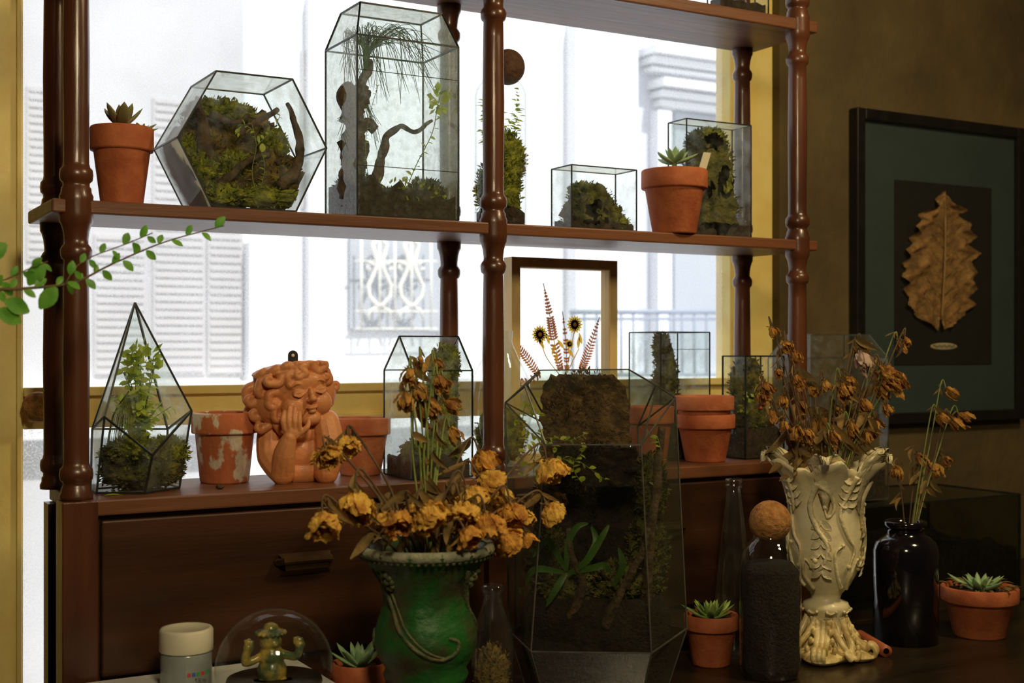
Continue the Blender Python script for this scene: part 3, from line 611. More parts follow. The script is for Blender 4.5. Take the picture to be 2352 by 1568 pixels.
for (x,y,r) in ((1240,768,.9),(1320,745,.9),(1187,888,.9),(1308,790,.5),(1180,765,.4)):
    p=W(x,y,Yq-.001); b=MB()
    for i in range(16): a=2*PI*i/16; b.leaf(p,(math.cos(a),0,math.sin(a)),(0,-1,0),.021*r,.008*r,0,0,3)
    dd=b.build('pressed_daisy','daisy',pf); MB().blob(p+Vector((0,-.001,0)),(.005*r,.002,.005*r),0,nu=12,nv=8).build('flower_heart','daisyc',dd)
for pts in ([(1240,775),(1255,820),(1285,860)],[(1320,755),(1312,800),(1300,855)],[(1187,895),(1200,930)],[(1330,800),(1315,830),(1300,860)],[(1180,770),(1200,820),(1240,862)]): MB().tube(curve([W(x,y,Yq) for x,y in pts],5),.001,4).build('pressed_stem','daisy',pf)
for (x,y) in ((1262,790),(1250,800),(1268,815),(1295,800),(1328,800),(1336,790),(1318,820),(1278,835)): MB().leaf(W(x,y,Yq-.001),(random.uniform(-1,1),0,1),(0,-1,0),.024,.008,0,0).build('pressed_leaf','daisy',pf)
# glass box with tall plant
root,B=boxterr('pale misted tall glass box right of the pressed flower frame',1517,1630,1446,762,ZC,2.105,'glassF',lines=(802,),depth=.11)
soilbed(root,B,.03,'soil',10,.01); xm=B[0]*.8+B[1]*.2
moss(root,[(Vector((xm+.01,B[2]+.03,ZC+.16)),(.024,.02,.07)),(Vector((xm,B[2]+.03,ZC+.23)),(.014,.012,.03)),(Vector((xm+.02,B[2]+.03,ZC+.07)),(.04,.03,.06))],'mossD',B,71,'moss',900,.009)
# dark cube terrarium
root,B=boxterr('dark glass cube terrarium with red berries beside the right post',1712,1800,1660,818,ZC,2.03,'glass',er=.002)
soilbed(root,B,.06,'soil',11,.012); xm=(B[0]+B[1])/2; ym=(B[2]+B[3])/2
moss(root,[(Vector((xm-.01,ym,ZC+.09)),(.04,.04,.04)),(Vector((xm-.01,ym+.01,ZC+.15)),(.035,.03,.06))],'mossD',B,73,'moss',700,.008)
b=MB(); rng=random.Random(15); b.fuzz(Vector((xm-.01,ym-.03,ZC+.11)),(.035,.03,.035),90,.014,rng,B,vol=True,asp=.8); b.build('foliage','leafL',root)
for i in range(4): MB().blob(Vector((xm-.01+i*.006,ym-.035-i*.003,ZC+.105+i*.009)),.004,0,nu=10,nv=8).build('berry','txtR',root)
o=MB().leaf(WZ(240,ZC+.001,2.02),(1,.1,.05),(0,0,1),.03,.012,.3,.1).build('fallen_leaf','leafL'); tag(o,'fallen green leaf on the drawer top below the teardrop terrarium','leaf')
o=MB().blob(WZ(505,ZC+.004,2.03),(.006,.005,.004),.4,3,1).build('seed_pod','bark'); tag(o,'tiny brown seed pod on the drawer top before the limescaled pot','seed pod')
# ---------------------------------------------------------------- cherub bust
Yc=2.07; sc=S(680,Yc); az0=az(680); base=WZ(680,ZC,Yc); rt=Vector((math.cos(az0),-math.sin(az0),0)); fw_=Vector((-math.sin(az0),-math.cos(az0),0))
YB=800+(CZ-ZC)/sc
HT=[0]
def cp(px,py,w):
    if HT[0]:
        a=math.radians(9); dx,dy=px-700,py-960; px,py=700+dx*math.cos(a)+dy*math.sin(a),960-dx*math.sin(a)+dy*math.cos(a)
        a=math.radians(18); dx,dw=px-690,w-0; px,w=690+dx*math.cos(a)+dw*math.sin(a),-dx*math.sin(a)+dw*math.cos(a)
    return base+rt*((px-680)*sc)+Vector((0,0,(YB-py)*sc))+fw_*((w-20)*sc)
def ell(b,px,py,w,rx,ry,rw,rot=0):
    nu,nv=20,12; vs=[];fs=[]
    for j in range(nv+1):
        th=PI*j/nv
        for i in range(nu):
            ph=2*PI*i/nu; x=rx*math.sin(th)*math.cos(ph); y=ry*math.sin(th)*math.sin(ph)
            xr_=x*math.cos(rot)-y*math.sin(rot); yr_=x*math.sin(rot)+y*math.cos(rot)
            vs.append(cp(px+xr_,py-yr_,w+rw*math.cos(th)))
    for j in range(nv):
        for i in range(nu): k=(i+1)%nu; fs.append((j*nu+i,(j+1)*nu+i,(j+1)*nu+k,j*nu+k))
    b.add(vs,fs)
def limb(b,pts,rs,sub=6): 
    c=curve([cp(*p) for p in pts],sub); n=len(c); 
    rr=[]
    for i in range(n): t=i/(n-1)*(len(rs)-1); k=min(int(t),len(rs)-2); rr.append((rs[k]+(rs[k+1]-rs[k])*(t-k))*sc)
    b.tube(c,rr,12); b.blob(c[0],rr[0],0,nu=14,nv=10); b.blob(c[-1],rr[-1],0,nu=14,nv=10)
def remesh(b,name,m,parent,vox,sm=6):
    o=b.build(name,m,parent)
    r=o.modifiers.new('r','REMESH'); r.mode='VOXEL'; r.voxel_size=vox; r.use_smooth_shade=True
    s_=o.modifiers.new('s','SMOOTH'); s_.iterations=sm; s_.factor=.5
    dg=bpy.context.evaluated_depsgraph_get(); dg.update(); me=bpy.data.meshes.new_from_object(o.evaluated_get(dg)); o.modifiers.clear(); o.data=me
    me.polygons.foreach_set('use_smooth',[True]*len(me.polygons)); return o
ch=thing('bust_planter','orange terracotta cherub bust planter resting its cheek on a hand','bust',base,0)
b=MB()
HT[0]=1
ell(b,694,902,0,68,72,62); ell(b,680,884,-10,86,58,62)
ell(b,625,915,-5,40,50,46); ell(b,762,905,-8,22,45,36)
ell(b,665,928,44,30,29,22); ell(b,730,928,38,28,29,22); ell(b,701,960,42,24,17,20); ell(b,698,876,46,48,24,18)
ell(b,703,903,66,7,14,9); ell(b,703,914,72,9,7,9); ell(b,695,917,66,5,4,6); ell(b,711,917,64,5,4,6)
ell(b,702,934,62,13,4.5,8); ell(b,702,943,60,10,5,8)
for x,w in ((675,58),(730,55)):
    ell(b,x,896,w,14,8,8); limb(b,[(x-13,900,w+5),(x,905,w+9),(x+12,900,w+5)],[1.8,2.4,1.8]); limb(b,[(x-14,880,w+2),(x,874,w+6),(x+13,881,w+2)],[2,3,2])
def lock(p0,p1,sg,r=10,end=11,w0=10,w1=20,amp=8):
    n=7; pts=[]
    dx,dy=p1[0]-p0[0],p1[1]-p0[1]; L=math.hypot(dx,dy); nx,ny=-dy/L,dx/L
    for i in range(n):
        t=i/(n-1); o_=sg*amp*math.sin(t*PI*2); pts.append((p0[0]+dx*t+nx*o_,p0[1]+dy*t+ny*o_,w0+(w1-w0)*math.sin(t*PI/2)))
    a0=math.atan2(dy,dx)-sg*PI/2; cx_=p1[0]+math.cos(a0+sg*PI)*end; cy_=p1[1]+math.sin(a0+sg*PI)*end
    for i in range(1,8): a=a0+sg*i*.62; rr=end*(1-.09*i); pts.append((cx_+rr*math.cos(a),cy_+rr*math.sin(a),w1+i*.5))
    limb(b,pts,[r,r*1.05,r*.9,r*.75,r*.55],3)
for a in [((676,842),(622,866),1,11,11,40,44),((650,842),(600,872),-1,12,12,18,20),((640,860),(588,905),1,12,12,6,4),((650,870),(612,905),-1,11,11,30,34),((640,890),(594,938),1,12,12,0,2),((648,900),(620,938),-1,10,10,30,32),((630,920),(600,966),1,11,11,0,6),((642,930),(630,972),-1,10,9,22,20),((680,838),(660,868),-1,10,10,52,50),((700,838),(690,858),1,9,9,56,58),((705,838),(742,852),-1,10,10,50,48),((722,842),(762,872),1,11,10,32,26),((750,866),(772,902),-1,10,10,14,8),((758,890),(768,932),1,9,9,10,4),((612,850),(580,892),-1,12,11,-22,-26),((596,890),(582,940),-1,12,11,-26,-24),((735,850),(744,872),-1,7,7,44,44)]: lock(*a)
for (x,y,w) in ((640,838,38),(664,834,48),(690,833,52),(716,834,48),(740,838,36),(618,842,16)): limb(b,[(x-14,y+3,w-3),(x,y-3,w+3),(x+14,y+4,w-3)],[9,11,8],3)
ell(b,678,844,-5,84,16,64)
HT[0]=0
ell(b,690,995,-5,44,34,36); ell(b,690,1040,-10,68,52,38); ell(b,688,1085,-8,62,34,34)
limb(b,[(622,1002,0),(626,1050,15),(650,1088,40)],[32,34,26]); limb(b,[(650,1084,44),(655,1035,68),(666,1000,82)],[28,25,16])
limb(b,[(748,972,5),(757,1030,18),(748,1086,30)],[32,36,28])
ell(b,672,986,84,20,21,11); 
for i,(dx,l) in enumerate(((-17,34),(-6,44),(5,42),(15,32))): limb(b,[(672+dx,980,88),(670+dx*1.15,960,92),(672+dx*1.05,986-l-10,84)],[6.5,6.2,5])
limb(b,[(690,990,84),(705,976,86),(708,962,80)],[7,6.4,5])
o=remesh(b,'bust','terraS',ch,.0014,3)
zc_=cp(680,829,0).z-base.z; pc0=cp(690,832,-5)-base
for v in o.data.vertices:
    if v.co.z>zc_: v.co.z=zc_+(v.co.z-zc_)*.25
    if v.co.z<0: v.co.z=0
    dd=math.hypot(v.co.x-pc0.x,v.co.y-pc0.y)
    if v.co.z>zc_-.006 and dd<.038: v.co.z=zc_-.020
o=MB(); c=cp(673,832,20)
pts=[(-.0085,-.03),(.0085,-.03),(.0085,.012)]+[(.0085*math.cos(a),.012+.0085*math.sin(a)) for a in [i*PI/9 for i in range(1,9)]]+[(-.0085,.012)]
k=len(pts); vs=[c+rt*x+Vector((0,0,z)) for x,z in pts]+[c+rt*x+Vector((0,0,z))-fw_*.0015 for x,z in pts]
o.add(vs,[tuple(range(k)),tuple(range(k,2*k))[::-1]]+[(i,(i+1)%k,(i+1)%k+k,i+k) for i in range(k)])
t_=thing('plant_tag','black plant tag sticking out of the terracotta bust','plant tag',c); o.build('tag_plate','black',t_,smooth=False)
MB().lathe([(.001,0),(.003,0),(.003,.0008),(.001,.0008)],c+Vector((0,0,.012))+fw_*.0012,12,mat3=R90).build('tag_hole','ivory',t_)
# ---------------------------------------------------------------- picture
Yk=WY-.002; pc=thing('picture_frame','black framed pressed leaf picture hanging on the brown wall','picture',W(2150,975,Yk-.01))
x0=WZ(1970,0,Yk-.03).x; x1=WZ(2356,0,Yk-.03).x; zt=W(1970,245,Yk-.03).z; zb=W(1970,978,Yk-.03).z; fw=.028
b=MB(); b.box(x0,x0+fw,Yk-.03,Yk,zb,zt).box(x1-fw,x1,Yk-.03,Yk,zb,zt).box(x0+fw,x1-fw,Yk-.03,Yk,zt-fw,zt).box(x0+fw,x1-fw,Yk-.03,Yk,zb,zb+fw); b.build('frame_rim','black',pc,smooth=False,bevel=.003)
MB().box(x0+fw,x1-fw,Yk-.014,Yk-.008,zb+fw,zt-fw).build('mat_board','teal',pc,smooth=False)
xa=WZ(2055,0,Yk-.016).x; xb=WZ(2277,0,Yk-.016).x; za=W(2055,412,Yk-.016).z; zd=W(2055,838,Yk-.016).z
MB().box(xa,xb,Yk-.017,Yk-.013,zd,za).build('backing_panel','blackmat',pc,smooth=False)
Yl=Yk-.022; s=S(2155,Yl)
Lb=[(440,2166),(455,2155),(470,2146),(485,2148),(500,2128),(508,2108),(520,2122),(535,2098),(548,2106),(562,2084),(575,2098),(590,2076),(605,2086),(620,2068),(636,2084),(650,2068),(665,2084),(680,2072),(700,2088),(715,2080),(728,2096),(742,2100),(752,2118),(762,2140)]
Rb_=[(440,2168),(455,2176),(470,2182),(482,2186),(492,2206),(498,2220),(512,2204),(530,2230),(545,2216),(560,2242),(578,2224),(598,2247),(615,2228),(640,2246),(660,2228),(680,2244),(700,2224),(715,2236),(730,2214),(742,2212),(752,2200),(762,2185)]
def ip(T,y):
    for i in range(len(T)-1):
        if T[i][0]<=y<=T[i+1][0]: t=(y-T[i][0])/(T[i+1][0]-T[i][0]); return T[i][1]*(1-t)+T[i+1][1]*t
    return T[-1][1]
b=MB(); vs=[];fs=[]; NR=110; NC=24
for j in range(NR+1):
    y=440+322*j/NR; l=ip(Lb,y)+4*noise.noise(Vector((y*.35,0,0))); r=ip(Rb_,y)+4*noise.noise(Vector((y*.35,9,0))); mid=2166-(y-440)*.035
    for i in range(NC+1):
        u=i/NC*2-1; xx=(mid+(mid-l)*u) if u<0 else (mid+(r-mid)*u)
        yy=y-abs(u)**1.2*16*min(1,(y-440)/60)- (max(0,1-abs(u)/.22)*max(0,y-728)*1.1)
        P=W(xx,yy,Yl); P.y=Yl-.005+.005*math.sin((y*.018-abs(u)*1.7)*6)*(.2+abs(u))+.007*noise.fractal(Vector((u*4,y*.03,3)),.8,2,3)
        vs.append(P)
for j in range(NR):
    for i in range(NC): a=j*(NC+1)+i; fs.append((a,a+NC+1,a+NC+2,a+1))
b.add(vs,fs); lf=b.build('pressed_leaf','pressed',pc)
cbm=W(2155,735,Yl); ctp=W(2166,445,Yl)
b=MB(); b.tube(curve([cbm+Vector((0,-.012,0)),cbm.lerp(ctp,.5)+Vector((.003,-.012,0)),ctp+Vector((0,-.007,0))],6),[.0028]*10+[.0012]*3,6); b.build('leaf_vein','veinW',lf)
for i in range(6):
    for s_ in (-1,1): b=MB(); p=cbm.lerp(ctp,.06+i*.13)+Vector((0,-.011,0)); L_=.07*(1-i*.1); b.tube(curve([p,p+Vector((s_*L_*.5,-.001,L_*.35)),p+Vector((s_*L_,0,L_*.8))],4),.0009,4); b.build('leaf_vein','veinW',lf)
lb=W(2168,795,Yk-.018); MB().blob(lb,(36*s*1.25,.001,8*s),0,nu=28,nv=8).build('name_label','cream',pc)
b=MB(); b.tube([lb+Vector(((-30+i)*s*1.2,-.0015,(3.2*math.sin(i*1.25)+1.5*math.sin(i*.47))*s)) for i in range(60)],.0006,4); b.build('handwriting','txt',pc)
b=MB(); b.add([(x0+fw,Yk-.0295,zb+fw),(x1-fw,Yk-.0295,zb+fw),(x1-fw,Yk-.0295,zt-fw),(x0+fw,Yk-.0295,zt-fw)],[(0,1,2,3)]); b.build('glass',glass('picture_glass',(.95,.98,.98),.02,refl=.04),pc,smooth=False)
# ---------------------------------------------------------------- dark tank & terrarium on it
xa=WZ(1880,0,2.08).x; xb=WZ(2318,0,2.08).x; zt=W(2100,1150,2.08).z; ya,yb=2.05,2.33
root=thing('glass_tank','large dark glass tank behind the black bottle','tank',((xa+xb)/2,2.2,ZT-.0))
st_=thing('side_cabinet','dark cabinet holding the glass tank in the corner','cabinet',((xa+xb)/2,2.2,0))
MB().box(xa-.02,xb+.4,2.0,2.345,0,ZT-.025).build('cabinet_body','table',st_,smooth=False,bevel=.004)
MB().box(xa-.03,xb+.41,1.985,2.352,ZT-.025,ZT).build('cabinet_top','table',st_,smooth=False,bevel=.003)
vs=[Vector(v) for v in [(xa,ya,ZT+.002),(xb,ya,ZT+.002),(xb,yb,ZT+.002),(xa,yb,ZT+.002),(xa,ya,zt),(xb,ya,zt),(xb,yb,zt),(xa,yb,zt)]]
glasspoly(root,vs,[(0,1,2,3),(0,1,5,4),(1,2,6,5),(2,3,7,6),(3,0,4,7),(4,5,6,7)],'tank',.003)
B=(xa+.005,xb-.005,ya+.005,yb-.005,ZT+.004,zt-.004); soilbed(root,B,.10,'soilD',12,.02); moss(root,[(Vector((xa+.2,2.2,ZT+.1)),(.15,.08,.05)),(Vector((xa+.4,2.22,ZT+.1)),(.12,.08,.04))],'soilD',B,77,'moss',600,.012)
Y0=2.12; x0=WZ(1862,0,Y0).x; x1=WZ(2040,0,Y0).x; y1=Y0+.14; zb=zt+.004; ze=W(1900,822,Y0).z; zr=W(1900,768,Y0+.04).z; i_=.03
vs=[Vector(v) for v in [(x0,Y0,zb),(x1,Y0,zb),(x1,y1,zb),(x0,y1,zb),(x0,Y0,ze),(x1,Y0,ze),(x1,y1,ze),(x0,y1,ze),(x0+i_,Y0+i_,zr),(x1-i_,Y0+i_,zr),(x1-i_,y1-i_,zr),(x0+i_,y1-i_,zr)]]
root=thing('glass_terrarium','sloped-top glass terrarium standing behind the white vase, right of the right post','terrarium',((x0+x1)/2,Y0+.07,zb-.004))
glasspoly(root,vs,[(0,1,2,3),(0,1,5,4),(1,2,6,5),(2,3,7,6),(3,0,4,7),(4,5,9,8),(5,6,10,9),(6,7,11,10),(7,4,8,11),(8,9,10,11)],'glass',.0015,'leadG')
B=(x0+.005,x1-.005,Y0+.005,y1-.005,zb+.002,zr); soilbed(root,B,.06,'soil',13,.02)
moss(root,[(Vector((x0+.05,Y0+.07,zb+.12)),(.04,.04,.08)),(Vector((x0+.12,Y0+.07,zb+.08)),(.04,.04,.05))],'mossB',B,79,'moss',500,.009)
# ---------------------------------------------------------------- flowers
def petals(b,c,R,dr,rng,n=14,stretch=1.0,close=2.3,jag=.15,ww=1.0,crump=1.0):
    q_=Vector(dr).normalized().to_track_quat('Z','Y')
    for i in range(n):
        lay=i/n; a0=i*2.4+rng.uniform(-.3,.3); rad=R*(.42+.58*lay)*rng.uniform(.85,1.1); wid=rng.uniform(.5,.95)*ww; vm=close*rng.uniform(.62,1.02); op=rng.uniform(-.15,.5)*lay
        vs=[];fs=[]; NU,NV=8,9; sd=rng.uniform(0,99)
        for j in range(NV+1):
            v=j/NV
            for k in range(NU+1):
                u=k/NU*2-1; a=a0+u*wid*(1-.35*(v-.5)**2*2); po=v*vm*(1-.15*abs(u)**2-(jag*abs(noise.noise(Vector((u*4,sd,0)))) if j>=NV-1 else 0))
                rr=rad*(1+crump*(.22*noise.noise(Vector((u*2.4,v*4,sd)))+.14*noise.noise(Vector((u*6,v*8,sd+5))))+op*max(0,v-.55)*1.4+.06*math.sin(u*9+sd))
                vs.append(c+q_@Vector((math.sin(po)*rr*math.cos(a),math.sin(po)*rr*math.sin(a),(R*.95-math.cos(po)*rr*.95)*stretch)))
        for j in range(NV):
            for k in range(NU): s_=j*(NU+1)+k; fs.append((s_,s_+1,s_+NU+2,s_+NU+1))
        b.add(vs,fs)
def calyx(b,c,R,dr,rng):
    d=Vector(dr).normalized(); b.blob(c,(R*.22,R*.22,R*.22),0,nu=10,nv=8)
    for i in range(5):
        s_=d.orthogonal(); s_.rotate(Quaternion(d,i*1.256)); b.leaf(c,(s_*1+d*rng.uniform(-.2,.5)),d*-1,R*rng.uniform(.6,.9),R*.2,.2,-.3,3)
ones=['','first','second','third','fourth','fifth','sixth','seventh','eighth','ninth','tenth','eleventh','twelfth','thirteenth','fourteenth','fifteenth','sixteenth','seventeenth','eighteenth','nineteenth','twentieth']
ORD=ones+['twenty-'+o for o in ones[1:10]]+['thirtieth']+['thirty-'+o for o in ones[1:10]]
def bouquet(name,heads,base_,Yb,labelf,cat,group,m,stemm,rng,rs,leafn=3,spread=.04,stretch=1.0,close=2.3,np=14,leafL=.03,gain=1.2,side_=.6,ww=1.0,crump=1.0,wisp=0):
    heads=sorted(heads,key=lambda h_:h_[0])
    for i,hh in enumerate(heads):
        px,py,r=hh[:3]; mm=hh[3] if len(hh)>3 and hh[3] else m; dy=hh[4] if len(hh)>4 else rng.uniform(-spread,spread); sm_=hh[5] if len(hh)>5 else stemm
        Y=Yb+dy; s=S(px,Y); R=r*s*gain*rng.uniform(.88,1.1); c=W(px,py,Y)
        side=1 if px>base_[0] else -1
        dr=Vector((side*rng.uniform(-.1,side_),rng.uniform(-.9,-.2),-rng.uniform(.4,1.2))).normalized()
        at=c-dr*R*.95*stretch
        bp=W(base_[0]+(px-base_[0])*.16,base_[1],Yb+dy*.3); bp.z=base_[2]
        root=thing(name,labelf%ORD[i+1],cat,bp,0,group)
        top=at-dr*R*.7+Vector((-side*R*.3,0,R*.5)); mid=bp.lerp(top,.55)+Vector((rng.uniform(-.012,.012),0,.01)); sp=curve([bp,bp.lerp(mid,.5)+Vector((0,0,.008)),mid,top,at],7)
        MB().tube(sp,[rs*(1-.3*k/len(sp)) for k in range(len(sp))],6).build('stem',sm_,root)
        b=MB(); petals(b,at,R,dr,rng,np,stretch,close,.2,ww,crump); b.build('flower_head',mm,root)
        b=MB(); calyx(b,at,R,dr,rng)
        for k in range(wisp):
            a=rng.uniform(0,6.28); d_=Vector((math.cos(a)*.6,math.sin(a)*.6,-rng.uniform(.2,1.4))); q0=sp[-rng.randint(1,9)]
            b.leaf(q0,d_,(math.sin(a),-math.cos(a),.2),R*rng.uniform(1.0,2.0),R*.3,.8,.5,5)
        b.build('calyx','dryleaf',root)
        for k in range(rng.randint(1,leafn)):
            p=sp[rng.randint(8,len(sp)-6)]; a=rng.uniform(0,6.28); MB().leaf(p,(math.cos(a)*.7,math.sin(a)*.7,-rng.uniform(.3,1.2)),(math.sin(a),-math.cos(a),.3),leafL*rng.uniform(.8,1.4),leafL*.38,.8,.5,6).build('leaf','dryleaf',root)
rng=random.Random(77)
Yu=1.65; px=978; c=WZ(px,ZT,Yu); s=S(px,Yu); YB=800+(CZ-ZT)/s
prof=[(.5,1722),(95,1722),(98,1705),(92,1690),(74,1672),(66,1650),(70,1625),(62,1605),(66,1585),(90,1565),(98,1545),(92,1530),(108,1505),(118,1475),(118,1450),(110,1420),(98,1385),(97,1360),(108,1330),(124,1300),(140,1280),(154,1268),(159,1258),(156,1250),(146,1248),(132,1262),(100,1300),(80,1360),(.5,1370)]
def flute(a,r,z,j): return (r*(1+.018*math.cos(a*14)) if 16<j<24 else r, z)
root=thing('urn','green glazed urn with olive relief holding the dried roses','urn',c)
MB().lathe([(r*s,(YB-y)*s) for r,y in prof],c,84,flute).build('urn_body','urnG',root)
def onlathe(prof,y,off=0):
    ys=sorted([(yy,r) for r,yy in prof if r>30],key=lambda t:t[0])
    for i in range(len(ys)-1):
        if ys[i][0]<=y<=ys[i+1][0] and ys[i+1][0]>ys[i][0]:
            t=(y-ys[i][0])/(ys[i+1][0]-ys[i][0]); return (ys[i][1]*(1-t)+ys[i+1][1]*t)+off
    return ys[0][1]+off
pU=prof[:23]
def us(angdeg,y,off=1):
    a=math.radians(angdeg)-az(px); r=onlathe(pU,y,off)*s; return c+Vector((r*math.cos(a),r*math.sin(a),(YB-y)*s))
b=MB()
for k0 in (-160,-40,80):
    # curved rope garland sweeping down and hooking back
    path=[(0,1300),(10,1340),(22,1385),(40,1430),(62,1470),(86,1490),(104,1478),(108,1455),(98,1445)]
    cc=curve([us(k0+a_,y_,0) for a_,y_ in path],7); b.tube(cc,[.0042*(1-.4*i/len(cc)) for i in range(len(cc))],6)
    for i,p_ in enumerate(cc[::2]): b.blob(p_,.0040-.0012*i/30,0,nu=8,nv=6)
    cc=curve([us(k0+a_+9,y_,0) for a_,y_ in path[:6]],7); b.tube(cc,.0022,6)
for k0 in (-138,-20,100):
    for i in range(10): b.blob(us(k0+7*math.cos(i*.628),1320+17*math.sin(i*.628),1),(.005,.005,.005),0,nu=8,nv=6)
    b.blob(us(k0,1320,2),.006,0,nu=10,nv=8)
for i in range(60): b.blob(us(i*6,1272,0),.0032,0,nu=8,nv=6)
b.build('relief_ornament','urnO',root)
b=MB(); b.lathe([(140*s,(YB-1249)*s),(150*s,(YB-1245.5)*s),(158*s,(YB-1248)*s),(161.5*s,(YB-1257)*s),(158*s,(YB-1266)*s),(150*s,(YB-1271)*s)],c,64); b.f=[f for f in b.f if len(f)==4]; b.build('worn_rim','urnR',root)
MB().lathe([(.001,(YB-1300)*s),(98*s,(YB-1300)*s),(90*s,(YB-1290)*s),(.001,(YB-1285)*s)],c,32).build('soil','soil',root)
zs=c.z+(YB-1292)*s
heads=[(745,1215,35,None,-.05),(815,1175,42,None,-.03),(918,1210,34,'roseO',-.09),(990,1195,40,None,-.1),(1066,1192,38,None,-.08),(1130,1118,34,None,.0),(1118,1065,30,'roseO',.03),(1272,1090,32,None,.02),(1276,1182,30,None,-.02),(1178,1187,36,'roseO',-.05),(1128,1215,34,'roseO',-.1),(1172,1252,32,'roseO',-.06),(1208,1195,26,None,.0),(758,1055,30,None,.0),(802,1032,27,None,.03),(1092,1150,34,None,-.03),(1040,1160,28,'roseO',.0),(955,1180,28,None,-.02),(1148,1150,28,None,.02),(885,1200,26,None,-.02),(1215,1245,22,'roseO',-.02),(1082,1235,27,'roseO',-.11)]
bouquet('dried_rose',heads,(978,1285,zs),Yu,'withered yellow rose in the green urn, %s rose head from the left','dried flower','dried roses in the green urn','rose','stemB',rng,.0022,5,leafL=.036,np=26,gain=1.08,close=2.4,wisp=2,crump=1.35)
b2=[(937,868,17),(968,850,15),(1008,882,16),(1028,888,15),(930,930,22),(985,950,26),(1042,935,18),(962,905,18),(1045,1005,16),(965,830,10),(1008,840,10)]
bouquet('dried_bud_flower',[(x,y,r,None,rng.uniform(.0,.06),'stemG') for x,y,r in b2],(978,1285,zs),Yu,'drooping tall-stemmed bud in the green urn, %s bud from the left','dried flower','tall dried buds in the green urn','tulip','stemG',rng,.0018,2,stretch=1.5,close=2.7,np=12,leafL=.03,gain=1.12,ww=.7,wisp=2)
# ---------------------------------------------------------------- large terrarium
Yb=1.72; px=1368; azb=az(px); base=WZ(px,ZT,Yb); s=S(px,Yb); rtb=Vector((math.cos(azb),-math.sin(azb),0)); fwb=Vector((-math.sin(azb),-math.cos(azb),0))
YBB=800+(CZ-ZT)/s
def g(x,y,w): return base+rtb*((x)*s)+fwb*(w*s)+Vector((0,0,(YBB-y)*s))
YB0=YBB-3
f_=[g(-105,YB0,85),g(95,YB0,85),g(-143,1470,118),g(122,1470,118),g(-110,1012,118),g(100,1012,118),g(-160,885,45),g(140,885,45)]
m__=[g(-150,YB0,0),g(150,YB0,0),g(-200,1450,0),g(208,1440,0),g(-208,925,0),g(182,912,0),g(-128,850,0),g(75,848,0)]
k_=[g(-105,YB0,-85),g(95,YB0,-85),g(-143,1450,-110),g(122,1450,-110),g(-110,985,-110),g(100,985,-110),g(-160,885,-45),g(140,885,-45)]
vs=f_+m__+k_
fs=[(0,1,3,2),(2,3,5,4),(4,5,7,15,14,6),(0,2,10,8),(1,9,11,3),(2,4,12,10),(4,6,12),(3,11,13,5),(5,13,7),(6,14,12),(7,13,15),
    (16,18,19,17),(18,20,21,19),(20,22,14,15,23,21),(16,8,10,18),(17,19,11,9),(18,10,12,20),(20,12,22),(19,21,13,11),(21,23,13),(22,12,14),(23,15,13),(0,8,16,17,9,1)]
root=thing('glass_terrarium','huge faceted glass terrarium at the front centre, filled with dark soil and plants','terrarium',base)
glasspoly(root,vs,fs,'glassB',.0015,'leadG')
b=MB()
def ringp(y,a_,w_): return [g(-a_,y,w_*.55),g(-a_*.6,y,w_),g(a_*.55,y,w_),g(a_,y,w_*.5),g(a_,y,-w_*.5),g(a_*.55,y,-w_),g(-a_*.6,y,-w_),g(-a_,y,-w_*.55)]
rgs=[ringp(YB0-4,128,70),ringp(1480,165,98),ringp(1400,170,98),ringp(1360,150,84)]
vs=[v for r in rgs for v in r]; fs=[]
for j in range(3):
    for i in range(8): fs.append((j*8+i,j*8+(i+1)%8,(j+1)*8+(i+1)%8,(j+1)*8+i))
fs.append(tuple(range(24,32))); fs.append(tuple(range(8))); b.add(vs,fs); b.build('soil','soilD',root)
moss(root,[(g(-60,1340,10),(.055,.05,.03)),(g(70,1340,0),(.06,.05,.035)),(g(120,1270,-30),(.03,.03,.06)),(g(-110,1290,-30),(.03,.03,.05)),(g(125,1120,-20),(.018,.03,.05))],'mossD',None,81,'moss',900,.010)
r2=random.Random(3)
def slab(x0_,x1_,ya_,yb_,w1_,th,sd,nm,mm,taper=True,fz=900):
    b=MB(); vs=[];fs=[]
    for j in range(31):
        y=ya_+(yb_-ya_)*j/30; tp=max(0,1-j/6) if taper else 0
        for i in range(21):
            x=x0_+(x1_-x0_)*i/20; xx=x+(10*noise.noise(Vector((y*.04,i*.1,sd))))+(20*tp*(1-i/5) if i<5 else (-34*tp*(i-14)/6 if i>14 else 0))
            vs.append(g(xx,y+9*noise.noise(Vector((x*.05,sd,5)))*(j==0),w1_+18*noise.fractal(Vector((x*.03,y*.03,sd)),.8,2,4)))
    for j in range(30):
        for i in range(20): a=j*21+i; fs.append((a,a+1,a+22,a+21))
    k0=len(vs); vs+= [v-fwb*(th*s) for v in vs]
    for j in range(30):
        for i in range(20): a=k0+j*21+i; fs.append((a+21,a+22,a+1,a))
    for i in range(20): fs.append((i,k0+i,k0+i+1,i+1))
    for j in range(30): fs.append((j*21,(j+1)*21,k0+(j+1)*21,k0+j*21)); a=j*21+20; fs.append((a,k0+a,k0+a+21,a+21))
    b.add(vs,fs); xc_=(x0_+x1_)/2; yc_=(ya_+yb_)/2
    b.fuzz(g(xc_,yc_,w1_-th*.4),((x1_-x0_)/2*s,th*.7*s,(yb_-ya_)/2*s),fz,.009,r2); b.build(nm,mm,root)
slab(-128,80,862,1120,-50,35,1,'peat_block','peat',True,1200)
slab(-145,135,1120,1365,-40,40,4,'soil_bank','soilD',False,600)
slab(-96,92,1022,1110,60,22,7,'soil_shelf','soilD',False,900)
